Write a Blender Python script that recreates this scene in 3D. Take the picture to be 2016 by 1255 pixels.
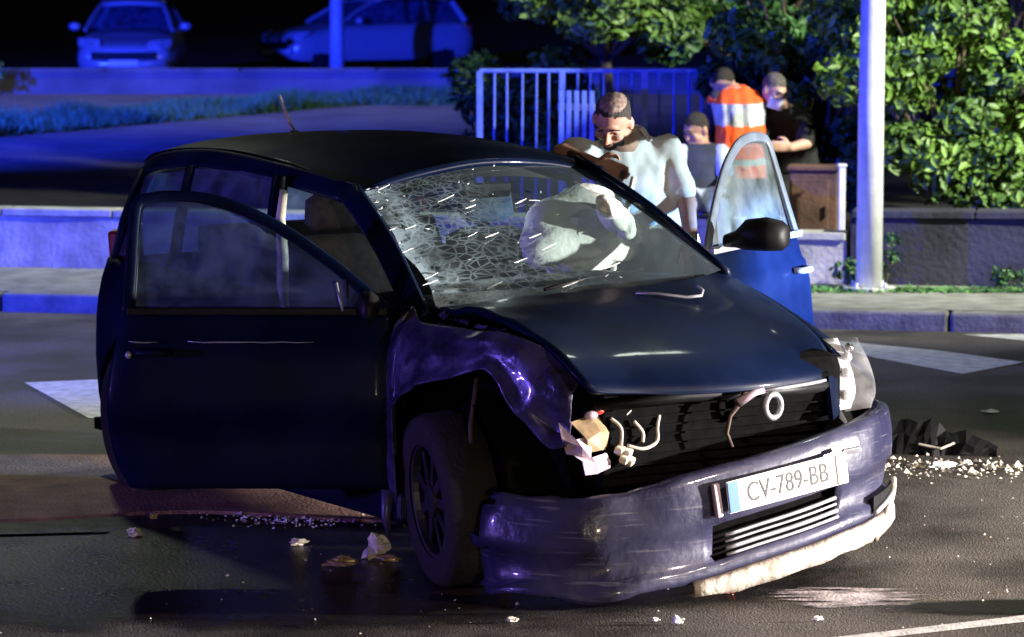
import bpy, bmesh, math, random
import numpy as np
from mathutils import Vector, Matrix, noise

S = bpy.context.scene
for o in list(bpy.data.objects):
    bpy.data.objects.remove(o)
COL = S.collection
R = math.radians
random.seed(7)

# ---------------------------------------------------------------- camera
cam_d = bpy.data.cameras.new('camera')
cam = bpy.data.objects.new('camera', cam_d)
COL.objects.link(cam)
cam.location = (0, 0, 2.225)
cam.rotation_euler = (R(90) - 0.1108, 0, 0)
cam_d.sensor_width = 36
cam_d.lens = 36 * 6333 / 2016
cam_d.dof.use_dof = True
cam_d.dof.focus_distance = 11.9
cam_d.dof.aperture_fstop = 5.0
cam_d.clip_start = 0.1
cam_d.clip_end = 2000
S.camera = cam

# ---------------------------------------------------------------- night sky and a trace of moonlight
w = bpy.data.worlds.new('World')
S.world = w
w.use_nodes = True
nt = w.node_tree
sky = nt.nodes.new('ShaderNodeTexSky')
sky.sky_type = 'NISHITA'
sky.sun_disc = False
sky.sun_elevation = R(25)
sky.sun_rotation = R(200)
bg = nt.nodes['Background']
nt.links.new(sky.outputs[0], bg.inputs[0])
bg.inputs[1].default_value = 0.0006
sd = bpy.data.lights.new('moon', 'SUN')
sd.energy = 0.01
sd.angle = R(0.5)
sun = bpy.data.objects.new('moon', sd)
sun.rotation_euler = (R(65), 0, R(160))
COL.objects.link(sun)

# ---------------------------------------------------------------- lamps of the place
def lamp(name, kind, loc, energy, color, size=0.15, aim=None, cone=60, blend=1.0):
    d = bpy.data.lights.new(name, kind)
    d.energy = energy
    d.color = color
    d.shadow_soft_size = size
    o = bpy.data.objects.new(name, d)
    o.location = loc
    if kind == 'SPOT':
        d.spot_size = R(cone)
        d.spot_blend = blend
        v = Vector(aim) - Vector(loc)
        o.rotation_euler = v.to_track_quat('-Z', 'Y').to_euler()
    COL.objects.link(o)
    return o

BLUE = (0.012, 0.035, 1.0)
# street lamps: one on the right shining onto the bushes, two high over the far pavement
lamp('high_lamp_light', 'SPOT', (9.0, 16.6, 6.0), 13000, (0.98, 1.0, 0.80), 0.25, (3.3, 22.6, 1.8), 62, 0.8)
lamp('high_lamp_light', 'POINT', (3.6, 18.0, 9.0), 380, (0.86, 1.0, 0.86), 0.25)
lamp('high_lamp_light', 'SPOT', (-3.8, 22.3, 7.5), 1500, (0.90, 1.0, 0.80), 0.25, (-3.4, 20.0, 0.0), 88, 0.6)
lamp('high_lamp_light', 'SPOT', (7.5, 6.5, 7.0), 4600, (1.0, 0.80, 0.66), 0.25, (2.7, 11.0, 0.0), 36, 1.0)  # added warm lamp that brightens the road at the right front
lamp('high_lamp_light', 'SPOT', (-4.0, 45.0, 9.0), 1100, (0.88, 1.0, 0.86), 0.25, (-4.0, 45.6, 0.0), 96, 0.6)
# headlights of a vehicle stopped on the right, and a weaker warm lamp added behind the camera
lamp('warm_beam', 'SPOT', (9.5, 11.0, 1.0), 18500, (1.0, 0.93, 0.88), 0.12, (1.3, 12.2, 0.7), 50, 0.9)
# blue beacon on the same vehicle, beam narrowed to brighten the driver door
lamp('beacon_light', 'SPOT', (9.8, 11.4, 0.75), 70000, (0.13, 0.36, 1.0), 0.12, (1.33, 13.25, 0.70), 7.0, 0.4)
lamp('warm_beam', 'SPOT', (2.5, -4.0, 0.9), 1600, (1.0, 0.78, 0.56), 0.12, (0.2, 11.6, 0.2), 26, 0.8)  # added lamp, warms the fragments, bumper lip and near road
# roof beacons of rescue vehicles out of the frame on the left
lamp('beacon_light', 'SPOT', (-8.5, 15.6, 1.3), 8500, BLUE, 0.15, (-1.0, 22.2, 0.5), 84, 0.45)
lamp('beacon_light', 'SPOT', (-9.5, 9.0, 1.2), 2200, (0.27, 0.17, 1.0), 0.15, (0.2, 12.0, 0.7), 34, 0.6)
lamp('beacon_light', 'SPOT', (-15.0, 25.0, 3.6), 125000, BLUE, 0.2, (-3.5, 48.0, 0.4), 54, 1.0)

S.view_settings.view_transform = 'Standard'
S.view_settings.look = 'None'
S.view_settings.exposure = 0.0
S.view_settings.gamma = 1.0

# ================================================================ helpers
def mat(name, col, rough=0.5, metal=0.0, var=0.25, scale=12, coat=0.0, spec=0.5, bump=0.0, bscale=40,
        col2=None, trans=0.0, rvar=0.0):
    m = bpy.data.materials.new(name)
    m.use_nodes = True
    n = m.node_tree.nodes
    l = m.node_tree.links
    b = n['Principled BSDF']
    tc = n.new('ShaderNodeTexCoord')
    nz = n.new('ShaderNodeTexNoise')
    nz.inputs['Scale'].default_value = scale
    nz.inputs['Detail'].default_value = 6
    l.new(tc.outputs['Object'], nz.inputs['Vector'])
    rp = n.new('ShaderNodeValToRGB')
    c1 = tuple(c * (1 - var) for c in col)
    c2 = col2 if col2 else tuple(min(1, c * (1 + var)) for c in col)
    rp.color_ramp.elements[0].color = (*c1, 1)
    rp.color_ramp.elements[1].color = (*c2, 1)
    rp.color_ramp.elements[0].position = 0.35
    rp.color_ramp.elements[1].position = 0.68
    l.new(nz.outputs['Fac'], rp.inputs['Fac'])
    l.new(rp.outputs[0], b.inputs['Base Color'])
    b.inputs['Roughness'].default_value = rough
    b.inputs['Metallic'].default_value = metal
    b.inputs['Coat Weight'].default_value = coat
    b.inputs['Coat Roughness'].default_value = 0.08
    b.inputs['Specular IOR Level'].default_value = spec
    b.inputs['Transmission Weight'].default_value = trans
    if rvar:
        mr = n.new('ShaderNodeMapRange')
        mr.inputs['From Min'].default_value = 0.3
        mr.inputs['From Max'].default_value = 0.7
        mr.inputs['To Min'].default_value = max(0.02, rough - rvar)
        mr.inputs['To Max'].default_value = min(1, rough + rvar)
        l.new(nz.outputs['Fac'], mr.inputs['Value'])
        l.new(mr.outputs[0], b.inputs['Roughness'])
    if bump:
        n2 = n.new('ShaderNodeTexNoise')
        n2.inputs['Scale'].default_value = bscale
        n2.inputs['Detail'].default_value = 5
        l.new(tc.outputs['Object'], n2.inputs['Vector'])
        bp = n.new('ShaderNodeBump')
        bp.inputs['Strength'].default_value = bump
        bp.inputs['Distance'].default_value = 0.02
        l.new(n2.outputs['Fac'], bp.inputs['Height'])
        l.new(bp.outputs[0], b.inputs['Normal'])
    return m

def glass_mat(name, tint=(0.75, 0.85, 0.85), dust_sheen=0.06, dust_sheen_col=(0.5, 0.55, 0.6), rough=0.04):
    m = bpy.data.materials.new(name)
    m.use_nodes = True
    n = m.node_tree.nodes
    l = m.node_tree.links
    n.remove(n['Principled BSDF'])
    out = n['Material Output']
    tr = n.new('ShaderNodeBsdfTransparent')
    tr.inputs[0].default_value = (*tint, 1)
    gl = n.new('ShaderNodeBsdfGlossy')
    gl.inputs['Roughness'].default_value = rough
    lw = n.new('ShaderNodeLayerWeight')
    fp_ = n.new('ShaderNodeMath'); fp_.operation = 'POWER'; fp_.inputs[1].default_value = 4
    fr = n.new('ShaderNodeMath'); fr.operation = 'MULTIPLY_ADD'; fr.inputs[1].default_value = .7; fr.inputs[2].default_value = .05
    lw.inputs['Blend'].default_value = 0.5
    l.new(lw.outputs['Facing'], fp_.inputs[0]); l.new(fp_.outputs[0], fr.inputs[0])
    mx = n.new('ShaderNodeMixShader')
    l.new(fr.outputs[0], mx.inputs[0])
    l.new(tr.outputs[0], mx.inputs[1])
    l.new(gl.outputs[0], mx.inputs[2])
    df = n.new('ShaderNodeBsdfDiffuse')
    df.inputs[0].default_value = (*dust_sheen_col, 1)
    tc = n.new('ShaderNodeTexCoord')
    nz = n.new('ShaderNodeTexNoise')
    nz.inputs['Scale'].default_value = 9
    nz.inputs['Detail'].default_value = 8
    l.new(tc.outputs['Object'], nz.inputs['Vector'])
    mr = n.new('ShaderNodeMapRange')
    mr.inputs['From Min'].default_value = 0.35
    mr.inputs['From Max'].default_value = 0.7
    mr.inputs['To Min'].default_value = dust_sheen * 0.4
    mr.inputs['To Max'].default_value = dust_sheen * 1.6
    l.new(nz.outputs['Fac'], mr.inputs['Value'])
    m2 = n.new('ShaderNodeMixShader')
    l.new(mr.outputs[0], m2.inputs[0])
    l.new(mx.outputs[0], m2.inputs[1])
    l.new(df.outputs[0], m2.inputs[2])
    l.new(m2.outputs[0], out.inputs[0])
    return m

def tag(o, label=None, cat=None, group=None, kind=None):
    if label: o['label'] = label
    if cat: o['category'] = cat
    if group: o['group'] = group
    if kind: o['kind'] = kind
    return o

def link(name, me, m=None, parent=None, smooth=False, loc=(0, 0, 0), rot=(0, 0, 0)):
    if m is not None:
        if not isinstance(m, (list, tuple)): m = [m]
        for k in m: me.materials.append(k)
    o = bpy.data.objects.new(name, me)
    COL.objects.link(o)
    o.parent = parent
    o.location = loc
    o.rotation_euler = rot
    if smooth:
        me.polygons.foreach_set('use_smooth', [True] * len(me.polygons))
    return o

def empty(name, loc, rz=0):
    o = bpy.data.objects.new(name, None)
    COL.objects.link(o)
    o.location = loc
    o.rotation_euler = (0, 0, rz)
    o.empty_display_size = 0.2
    return o

class MB:
    """collects shapes, builds one mesh object"""
    def __init__(s):
        s.v = []; s.f = []
    def add(s, v, f):
        k = len(s.v)
        s.v += [tuple(p) for p in v]
        s.f += [tuple(i + k for i in q) for q in f]
        return s
    def box(s, c, d, rot=None):
        hx, hy, hz = d[0] / 2, d[1] / 2, d[2] / 2
        v = [Vector((x, y, z)) for x in (-hx, hx) for y in (-hy, hy) for z in (-hz, hz)]
        if rot:
            from mathutils import Euler
            M = Euler(rot).to_matrix()
            v = [M @ p for p in v]
        v = [p + Vector(c) for p in v]
        return s.add(v, [(0, 1, 3, 2), (4, 6, 7, 5), (0, 4, 5, 1), (2, 3, 7, 6), (0, 2, 6, 4), (1, 5, 7, 3)])
    def tube(s, pts, r, n=8, caps=True):
        pts = [Vector(p) for p in pts]
        rr = r if isinstance(r, (list, tuple)) else [r] * len(pts)
        v = []; f = []
        up = None
        for i, p in enumerate(pts):
            t = (pts[min(i + 1, len(pts) - 1)] - pts[max(i - 1, 0)]).normalized()
            if up is None:
                up = Vector((0, 0, 1)) if abs(t.z) < 0.9 else Vector((1, 0, 0))
            a = t.cross(up).normalized(); b = a.cross(t).normalized()
            up = b
            for k in range(n):
                an = 2 * math.pi * k / n
                v.append(p + (a * math.cos(an) + b * math.sin(an)) * rr[i])
        for i in range(len(pts) - 1):
            for k in range(n):
                k2 = (k + 1) % n
                f.append((i * n + k, i * n + k2, (i + 1) * n + k2, (i + 1) * n + k))
        if caps:
            f.append(tuple(range(n - 1, -1, -1)))
            f.append(tuple((len(pts) - 1) * n + k for k in range(n)))
        return s.add(v, f)
    def rings(s, rings, n=16, caps=True):
        """rings: (centre, half axis a, half axis b)"""
        v = []; f = []
        for c, a, b in rings:
            c = Vector(c); a = Vector(a); b = Vector(b)
            for k in range(n):
                an = 2 * math.pi * k / n
                v.append(c + a * math.cos(an) + b * math.sin(an))
        m = len(rings)
        for i in range(m - 1):
            for k in range(n):
                k2 = (k + 1) % n
                f.append((i * n + k, i * n + k2, (i + 1) * n + k2, (i + 1) * n + k))
        if caps:
            f.append(tuple(range(n - 1, -1, -1)))
            f.append(tuple((m - 1) * n + k for k in range(n)))
        return s.add(v, f)
    def grid(s, P, skip=None):
        a = len(P); b = len(P[0])
        v = [p for row in P for p in row]
        f = []
        for i in range(a - 1):
            for j in range(b - 1):
                if skip and skip(i, j): continue
                f.append((i * b + j, (i + 1) * b + j, (i + 1) * b + j + 1, i * b + j + 1))
        return s.add(v, f)
    def ball(s, c, r, n=12, m=8, M=None):
        v = []; f = []
        if not isinstance(r, (tuple, list)): r = (r, r, r)
        for i in range(m + 1):
            th = math.pi * i / m
            for k in range(n):
                ph = 2 * math.pi * k / n
                p = Vector((r[0] * math.sin(th) * math.cos(ph), r[1] * math.sin(th) * math.sin(ph), r[2] * math.cos(th)))
                if M: p = M @ p
                v.append(p + Vector(c))
        for i in range(m):
            for k in range(n):
                k2 = (k + 1) % n
                f.append((i * n + k, (i + 1) * n + k, (i + 1) * n + k2, i * n + k2))
        return s.add(v, f)
    def prism(s, poly, t, M=None):
        """poly: list of (x, z), extruded along +-y by t/2"""
        n = len(poly)
        v = [Vector((x, -t / 2, z)) for x, z in poly] + [Vector((x, t / 2, z)) for x, z in poly]
        if M: v = [M @ p for p in v]
        f = [tuple(range(n)), tuple(range(2 * n - 1, n - 1, -1))]
        for i in range(n):
            j = (i + 1) % n
            f.append((j, i, i + n, j + n))
        return s.add(v, f)
    def mesh(s, name):
        me = bpy.data.meshes.new(name)
        me.from_pydata([tuple(p) for p in s.v], [], s.f)
        bm = bmesh.new(); bm.from_mesh(me)
        bmesh.ops.remove_doubles(bm, verts=bm.verts, dist=1e-5)
        if all(len(e.link_faces) == 2 for e in bm.edges):
            bmesh.ops.recalc_face_normals(bm, faces=bm.faces)
        bm.to_mesh(me); bm.free()
        return me
    def build(s, name, m, parent=None, smooth=False, solid=0, sub=0, bevel=0, loc=(0, 0, 0), rot=(0, 0, 0)):
        o = link(name, s.mesh(name), m, parent, smooth, loc, rot)
        if solid:
            k = o.modifiers.new('solid', 'SOLIDIFY'); k.thickness = abs(solid); k.offset = -1 if solid > 0 else 1
        if bevel:
            k = o.modifiers.new('bevel', 'BEVEL'); k.width = bevel; k.segments = 2; k.limit_method = 'ANGLE'
        if sub:
            k = o.modifiers.new('sub', 'SUBSURF'); k.levels = sub; k.render_levels = sub
        return o

def lerp(a, b, t): return a + (b - a) * t
def interp(tab, x):
    if x <= tab[0][0]: return tab[0][1]
    for (a, va), (b, vb) in zip(tab, tab[1:]):
        if x <= b:
            return lerp(va, vb, (x - a) / (b - a))
    return tab[-1][1]
def nz3(x, y, z): return noise.noise(Vector((x, y, z)))

def remesh(mb, name, m, parent, voxel=0.012, smooth=4):
    """fuse the collected volumes into one continuous surface"""
    me = mb.mesh(name)
    o = bpy.data.objects.new(name, me)
    COL.objects.link(o)
    k = o.modifiers.new('r', 'REMESH'); k.mode = 'VOXEL'; k.voxel_size = voxel
    k = o.modifiers.new('s', 'SMOOTH'); k.iterations = smooth; k.factor = 0.5
    dg = bpy.context.evaluated_depsgraph_get()
    me2 = bpy.data.meshes.new_from_object(o.evaluated_get(dg))
    bpy.data.objects.remove(o)
    me2.name = name
    me2.materials.clear()
    return link(name, me2, m, parent, True)

def text_mesh(txt, size, name):
    c = bpy.data.curves.new(name, 'FONT')
    c.body = txt; c.size = size; c.extrude = 0.0006
    c.align_x = 'CENTER'; c.align_y = 'CENTER'
    o = bpy.data.objects.new(name, c)
    COL.objects.link(o)
    dg = bpy.context.evaluated_depsgraph_get()
    me = bpy.data.meshes.new_from_object(o.evaluated_get(dg))
    bpy.data.objects.remove(o)
    return me

# ================================================================ materials
def ground_mat():
    m = bpy.data.materials.new('asphalt')
    m.use_nodes = True
    n = m.node_tree.nodes; l = m.node_tree.links
    b = n['Principled BSDF']
    tc = n.new('ShaderNodeTexCoord')
    a = n.new('ShaderNodeTexNoise'); a.inputs['Scale'].default_value = 1.1; a.inputs['Detail'].default_value = 10; a.inputs['Roughness'].default_value = 0.62
    g = n.new('ShaderNodeTexNoise'); g.inputs['Scale'].default_value = 90; g.inputs['Detail'].default_value = 4
    v = n.new('ShaderNodeTexVoronoi'); v.inputs['Scale'].default_value = 130
    for k in (a, g, v): l.new(tc.outputs['Object'], k.inputs['Vector'])
    r1 = n.new('ShaderNodeValToRGB')
    r1.color_ramp.elements[0].color = (0.050, 0.044, 0.038, 1); r1.color_ramp.elements[0].position = 0.40
    r1.color_ramp.elements[1].color = (0.135, 0.120, 0.106, 1); r1.color_ramp.elements[1].position = 0.60
    l.new(a.outputs['Fac'], r1.inputs['Fac'])
    r2 = n.new('ShaderNodeValToRGB')
    r2.color_ramp.elements[0].color = (0.45, 0.45, 0.45, 1); r2.color_ramp.elements[0].position = 0.3
    r2.color_ramp.elements[1].color = (1.5, 1.5, 1.5, 1); r2.color_ramp.elements[1].position = 0.72
    l.new(g.outputs['Fac'], r2.inputs['Fac'])
    mx = n.new('ShaderNodeMix'); mx.data_type = 'RGBA'; mx.blend_type = 'MULTIPLY'; mx.inputs[0].default_value = 1
    l.new(r1.outputs[0], mx.inputs[6]); l.new(r2.outputs[0], mx.inputs[7])
    l.new(mx.outputs[2], b.inputs['Base Color'])
    mr = n.new('ShaderNodeMapRange')
    mr.inputs['From Min'].default_value = 0.35; mr.inputs['From Max'].default_value = 0.65
    mr.inputs['To Min'].default_value = 0.5; mr.inputs['To Max'].default_value = 0.85
    l.new(a.outputs['Fac'], mr.inputs['Value']); l.new(mr.outputs[0], b.inputs['Roughness'])
    bp = n.new('ShaderNodeBump'); bp.inputs['Strength'].default_value = 0.5; bp.inputs['Distance'].default_value = 0.006
    l.new(v.outputs['Distance'], bp.inputs['Height']); l.new(bp.outputs[0], b.inputs['Normal'])
    b.inputs['Specular IOR Level'].default_value = 0.2
    return m

M = {}
M['asphalt'] = ground_mat()
M['spill_shade'] = mat('wet_spill_shade', (0.012, 0.011, 0.011), 0.22, var=0.4, scale=3, rvar=0.14, bump=0.25, bscale=60)
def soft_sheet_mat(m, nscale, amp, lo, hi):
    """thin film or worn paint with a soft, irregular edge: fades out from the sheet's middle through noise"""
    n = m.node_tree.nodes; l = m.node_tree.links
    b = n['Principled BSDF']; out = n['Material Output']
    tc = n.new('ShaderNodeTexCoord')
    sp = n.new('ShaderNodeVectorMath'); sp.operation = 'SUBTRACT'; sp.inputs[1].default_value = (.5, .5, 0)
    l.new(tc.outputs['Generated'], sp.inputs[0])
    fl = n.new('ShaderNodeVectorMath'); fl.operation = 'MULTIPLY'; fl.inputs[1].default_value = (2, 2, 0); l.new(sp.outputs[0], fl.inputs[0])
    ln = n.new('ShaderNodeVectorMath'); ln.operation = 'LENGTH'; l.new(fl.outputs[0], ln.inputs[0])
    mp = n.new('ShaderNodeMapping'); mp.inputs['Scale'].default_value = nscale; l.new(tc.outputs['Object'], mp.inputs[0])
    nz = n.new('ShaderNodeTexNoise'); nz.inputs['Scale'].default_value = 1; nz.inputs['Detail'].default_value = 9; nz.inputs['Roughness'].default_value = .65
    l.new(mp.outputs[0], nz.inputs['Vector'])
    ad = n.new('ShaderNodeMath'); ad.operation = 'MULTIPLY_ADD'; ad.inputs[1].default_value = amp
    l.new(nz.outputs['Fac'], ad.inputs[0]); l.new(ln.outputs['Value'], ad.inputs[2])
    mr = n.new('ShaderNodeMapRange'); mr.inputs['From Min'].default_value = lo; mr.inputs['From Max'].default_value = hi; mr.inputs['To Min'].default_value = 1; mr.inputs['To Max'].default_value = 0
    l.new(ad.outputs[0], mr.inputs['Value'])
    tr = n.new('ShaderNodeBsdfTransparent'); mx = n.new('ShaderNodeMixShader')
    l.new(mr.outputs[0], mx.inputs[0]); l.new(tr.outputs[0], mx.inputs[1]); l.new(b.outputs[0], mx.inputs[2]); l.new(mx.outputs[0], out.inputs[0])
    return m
M['spill_shade'] = soft_sheet_mat(mat('wet_spill_shade', (0.014, 0.011, 0.010), 0.30, var=0.4, scale=3, rvar=0.05, bump=0.2, bscale=70, spec=0.2), (2.6, 2.6, 1), 0.75, 1.02, 1.30)  # wet road colour, darkened to carry the wreck's shadow as well
M['paint_worn'] = soft_sheet_mat(mat('worn_road_paint', (0.34, 0.29, 0.30), 0.6, var=0.5, scale=11, col2=(0.66, 0.58, 0.60), bump=0.4, bscale=80), (3, 17, 1), 1.7, 1.25, 1.42)
M['paving'] = mat('paving', (0.20, 0.20, 0.185), 0.85, var=0.3, scale=6, bump=0.4, bscale=70)
M['kerb'] = mat('kerb_stone', (0.17, 0.165, 0.165), 0.8, var=0.3, scale=8, bump=0.3)
M['slab'] = mat('brown_slab', (0.28, 0.155, 0.10), 0.85, var=0.35, scale=5, bump=0.5, bscale=60)
M['paint_white'] = mat('road_paint', (0.62, 0.61, 0.58), 0.7, var=0.25, scale=14, bump=0.3, bscale=90)
M['wall'] = mat('wall_render', (0.34, 0.32, 0.30), 0.9, var=0.35, scale=3.5, bump=0.4, bscale=30)
M['wall_shaded'] = mat('shaded_blue_wall', (0.022, 0.021, 0.045), 0.9, var=0.5, scale=2.2, bump=0.5, bscale=24)  # shade and blue light on the right wall are put into this colour
M['cap'] = mat('wall_coping', (0.36, 0.35, 0.33), 0.85, var=0.3, scale=6, bump=0.3)
M['soil'] = mat('soil', (0.035, 0.032, 0.026), 0.95, var=0.5, scale=4, bump=0.6, bscale=20)
M['bank'] = mat('bank_surface', (0.11, 0.10, 0.10), 0.9, var=0.3, scale=1.5, bump=0.3, bscale=20)
M['grass'] = mat('grass', (0.07, 0.19, 0.05), 0.7, var=0.4, scale=6)
M['leaf'] = mat('leaf', (0.06, 0.15, 0.025), 0.5, var=0.55, scale=2.2, col2=(0.17, 0.31, 0.05))
M['leaf_dark'] = mat('leaf_dark', (0.045, 0.12, 0.035), 0.5, var=0.5, scale=2.0)
M['bark'] = mat('bark', (0.07, 0.05, 0.035), 0.9, var=0.4, scale=20, bump=0.8)
M['galv'] = mat('painted_steel_pole', (0.58, 0.58, 0.60), 0.45, var=0.12, scale=10, metal=0.0)
M['rail'] = mat('blue_lit_railing', (0.09, 0.15, 0.62), 0.5, var=0.2, scale=10)  # blue lamplight on railing and gate is put into this colour
M['rust'] = mat('rusty_brown', (0.10, 0.05, 0.035), 0.8, var=0.5, scale=6, bump=0.3)
M['paint'] = mat('dark_blue_paint', (0.0018, 0.0052, 0.022), 0.45, metal=0.0, var=0.35, scale=3, coat=0.06, rvar=0.1, spec=0.06)
M['paint_scuffed'] = mat('scuffed_blue_paint', (0.026, 0.027, 0.065), 0.40, metal=0.0, var=0.3, scale=4, coat=0.25, rvar=0.16,
                         col2=(0.042, 0.042, 0.08), bump=0.2, bscale=22, spec=0.3)
def scrapes(m):
    n = m.node_tree.nodes; l = m.node_tree.links; b = n['Principled BSDF']
    tc = n.new('ShaderNodeTexCoord'); mp = n.new('ShaderNodeMapping'); mp.inputs['Scale'].default_value = (3, 3, 60); mp.inputs['Rotation'].default_value = (.15, .1, 0)
    l.new(tc.outputs['Object'], mp.inputs[0])
    nz = n.new('ShaderNodeTexNoise'); nz.inputs['Scale'].default_value = 1.6; nz.inputs['Detail'].default_value = 7; l.new(mp.outputs[0], nz.inputs['Vector'])
    mr = n.new('ShaderNodeMapRange'); mr.inputs['From Min'].default_value = .60; mr.inputs['From Max'].default_value = .70; mr.inputs['To Max'].default_value = .32; l.new(nz.outputs['Fac'], mr.inputs['Value'])
    mx = n.new('ShaderNodeMix'); mx.data_type = 'RGBA'; l.new(mr.outputs[0], mx.inputs[0])
    src = b.inputs['Base Color'].links[0].from_socket
    l.new(src, mx.inputs[6]); mx.inputs[7].default_value = (.22, .21, .24, 1); l.new(mx.outputs[2], b.inputs['Base Color'])
scrapes(M['paint_scuffed'])
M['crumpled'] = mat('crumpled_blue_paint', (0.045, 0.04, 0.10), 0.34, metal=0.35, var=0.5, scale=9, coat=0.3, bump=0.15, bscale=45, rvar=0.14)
M['black'] = mat('black_plastic', (0.006, 0.006, 0.007), 0.5, var=0.3, scale=20, spec=0.15)
M['cavity'] = mat('engine_bay_black', (0.0035, 0.0035, 0.0035), 0.9, var=0.4, scale=20, spec=0.03)
M['rubber'] = mat('tyre_rubber', (0.009, 0.008, 0.008), 0.85, var=0.3, scale=30, bump=0.3, bscale=60)
M['alloy'] = mat('wheel_metal', (0.035, 0.035, 0.04), 0.5, metal=0.6, var=0.4, scale=12)
M['rustdisc'] = mat('brake_rust', (0.06, 0.035, 0.03), 0.7, metal=0.3, var=0.5, scale=14)
M['lip'] = mat('scraped_lip', (0.40, 0.33, 0.27), 0.75, var=0.35, scale=9, bump=0.5, bscale=30, col2=(0.56, 0.48, 0.42))
M['chrome'] = mat('chrome', (0.6, 0.6, 0.62), 0.2, metal=1.0, var=0.1)
M['silver'] = mat('slat_silver', (0.34, 0.34, 0.38), 0.35, metal=0.4, var=0.2)
M['frame_grey'] = mat('frame_grey', (0.10, 0.13, 0.17), 0.4, var=0.2)
M['plate'] = mat('plate_white', (0.85, 0.85, 0.83), 0.45, var=0.04)
M['plate_blue'] = mat('plate_blue', (0.03, 0.13, 0.55), 0.45, var=0.05)
M['ink'] = mat('plate_ink', (0.02, 0.02, 0.022), 0.6, var=0.1)
M['airbag'] = mat('airbag_nylon', (0.62, 0.64, 0.62), 0.9, var=0.15, scale=6, bump=1.0, bscale=8)
M['seat'] = mat('seat_cloth', (0.05, 0.05, 0.055), 0.95, var=0.3, scale=30)
M['lining'] = mat('grey_lining', (0.13, 0.13, 0.13), 0.9, var=0.2, scale=20)
M['reflector'] = mat('lamp_reflector', (0.72, 0.72, 0.76), 0.22, metal=0.35, var=0.05)
M['amber'] = mat('broken_lamp_shell', (0.42, 0.30, 0.17), 0.35, metal=0.3, var=0.4, scale=15)
M['pinkplastic'] = mat('pale_broken_plastic', (0.45, 0.34, 0.42), 0.5, var=0.3, scale=15)
M['red'] = mat('red_plastic', (0.45, 0.03, 0.02), 0.4, var=0.3)
M['wire'] = mat('pale_wire', (0.5, 0.44, 0.38), 0.5, var=0.2)
M['chip'] = mat('broken_plastic_chip', (0.62, 0.56, 0.46), 0.5, var=0.3, scale=20)
M['crumb'] = mat('glass_crumbs', (0.6, 0.62, 0.62), 0.25, var=0.2)
M['glass'] = glass_mat('side_glass', (0.55, 0.62, 0.68), 0.13, (0.30, 0.42, 0.75))  # bluish film stands in for blue light reflected in the panes
M['glass_dusty'] = glass_mat('dusty_side_glass', (0.62, 0.74, 0.77), 0.11, (0.42, 0.50, 0.52), 0.08)
M['lens'] = glass_mat('lamp_lens', (0.92, 0.94, 0.95), 0.17, (0.7, 0.7, 0.72), 0.06)
M['skin'] = mat('skin', (0.36, 0.19, 0.135), 0.55, var=0.12, scale=20)
M['skin_pale'] = mat('skin_pale', (0.48, 0.28, 0.21), 0.55, var=0.1, scale=20)
M['hair'] = mat('dark_hair', (0.018, 0.013, 0.010), 0.7, var=0.5, scale=60, bump=0.8, bscale=120)
M['hair_thin'] = mat('thinning_hair', (0.17, 0.12, 0.10), 0.7, var=0.4, scale=60)
M['hair_grey'] = mat('grey_hair', (0.10, 0.085, 0.075), 0.7, var=0.5, scale=60, bump=0.8, bscale=120)
M['shirt'] = mat('white_cotton', (0.64, 0.62, 0.62), 0.9, var=0.08, scale=9, bump=0.6, bscale=7)
M['navy'] = mat('navy_cloth', (0.02, 0.024, 0.05), 0.9, var=0.3, scale=9, bump=0.5, bscale=8)
M['blackcloth'] = mat('black_cloth', (0.012, 0.012, 0.013), 0.9, var=0.3, scale=9, bump=0.5, bscale=8)
M['paleblue'] = mat('pale_blue_cloth', (0.38, 0.42, 0.62), 0.9, var=0.15, scale=9, bump=0.5, bscale=8)
M['vest'] = mat('orange_hi_vis', (0.95, 0.10, 0.012), 0.8, var=0.1, scale=9, bump=0.5, bscale=7)
M['band'] = mat('reflective_band', (0.42, 0.44, 0.46), 0.5, var=0.2, scale=12)
M['band_grey'] = mat('band_grey', (0.17, 0.18, 0.22), 0.7, var=0.2, scale=12)
M['lampglass'] = mat('lamp_cover', (0.8, 0.82, 0.8), 0.3, var=0.05)
M['pc_paint'] = mat('pale_car_paint', (0.45, 0.46, 0.48), 0.3, metal=0.3, var=0.05, coat=0.6)
M['eye'] = mat('eye', (0.05, 0.04, 0.035), 0.3, var=0.1)

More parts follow.
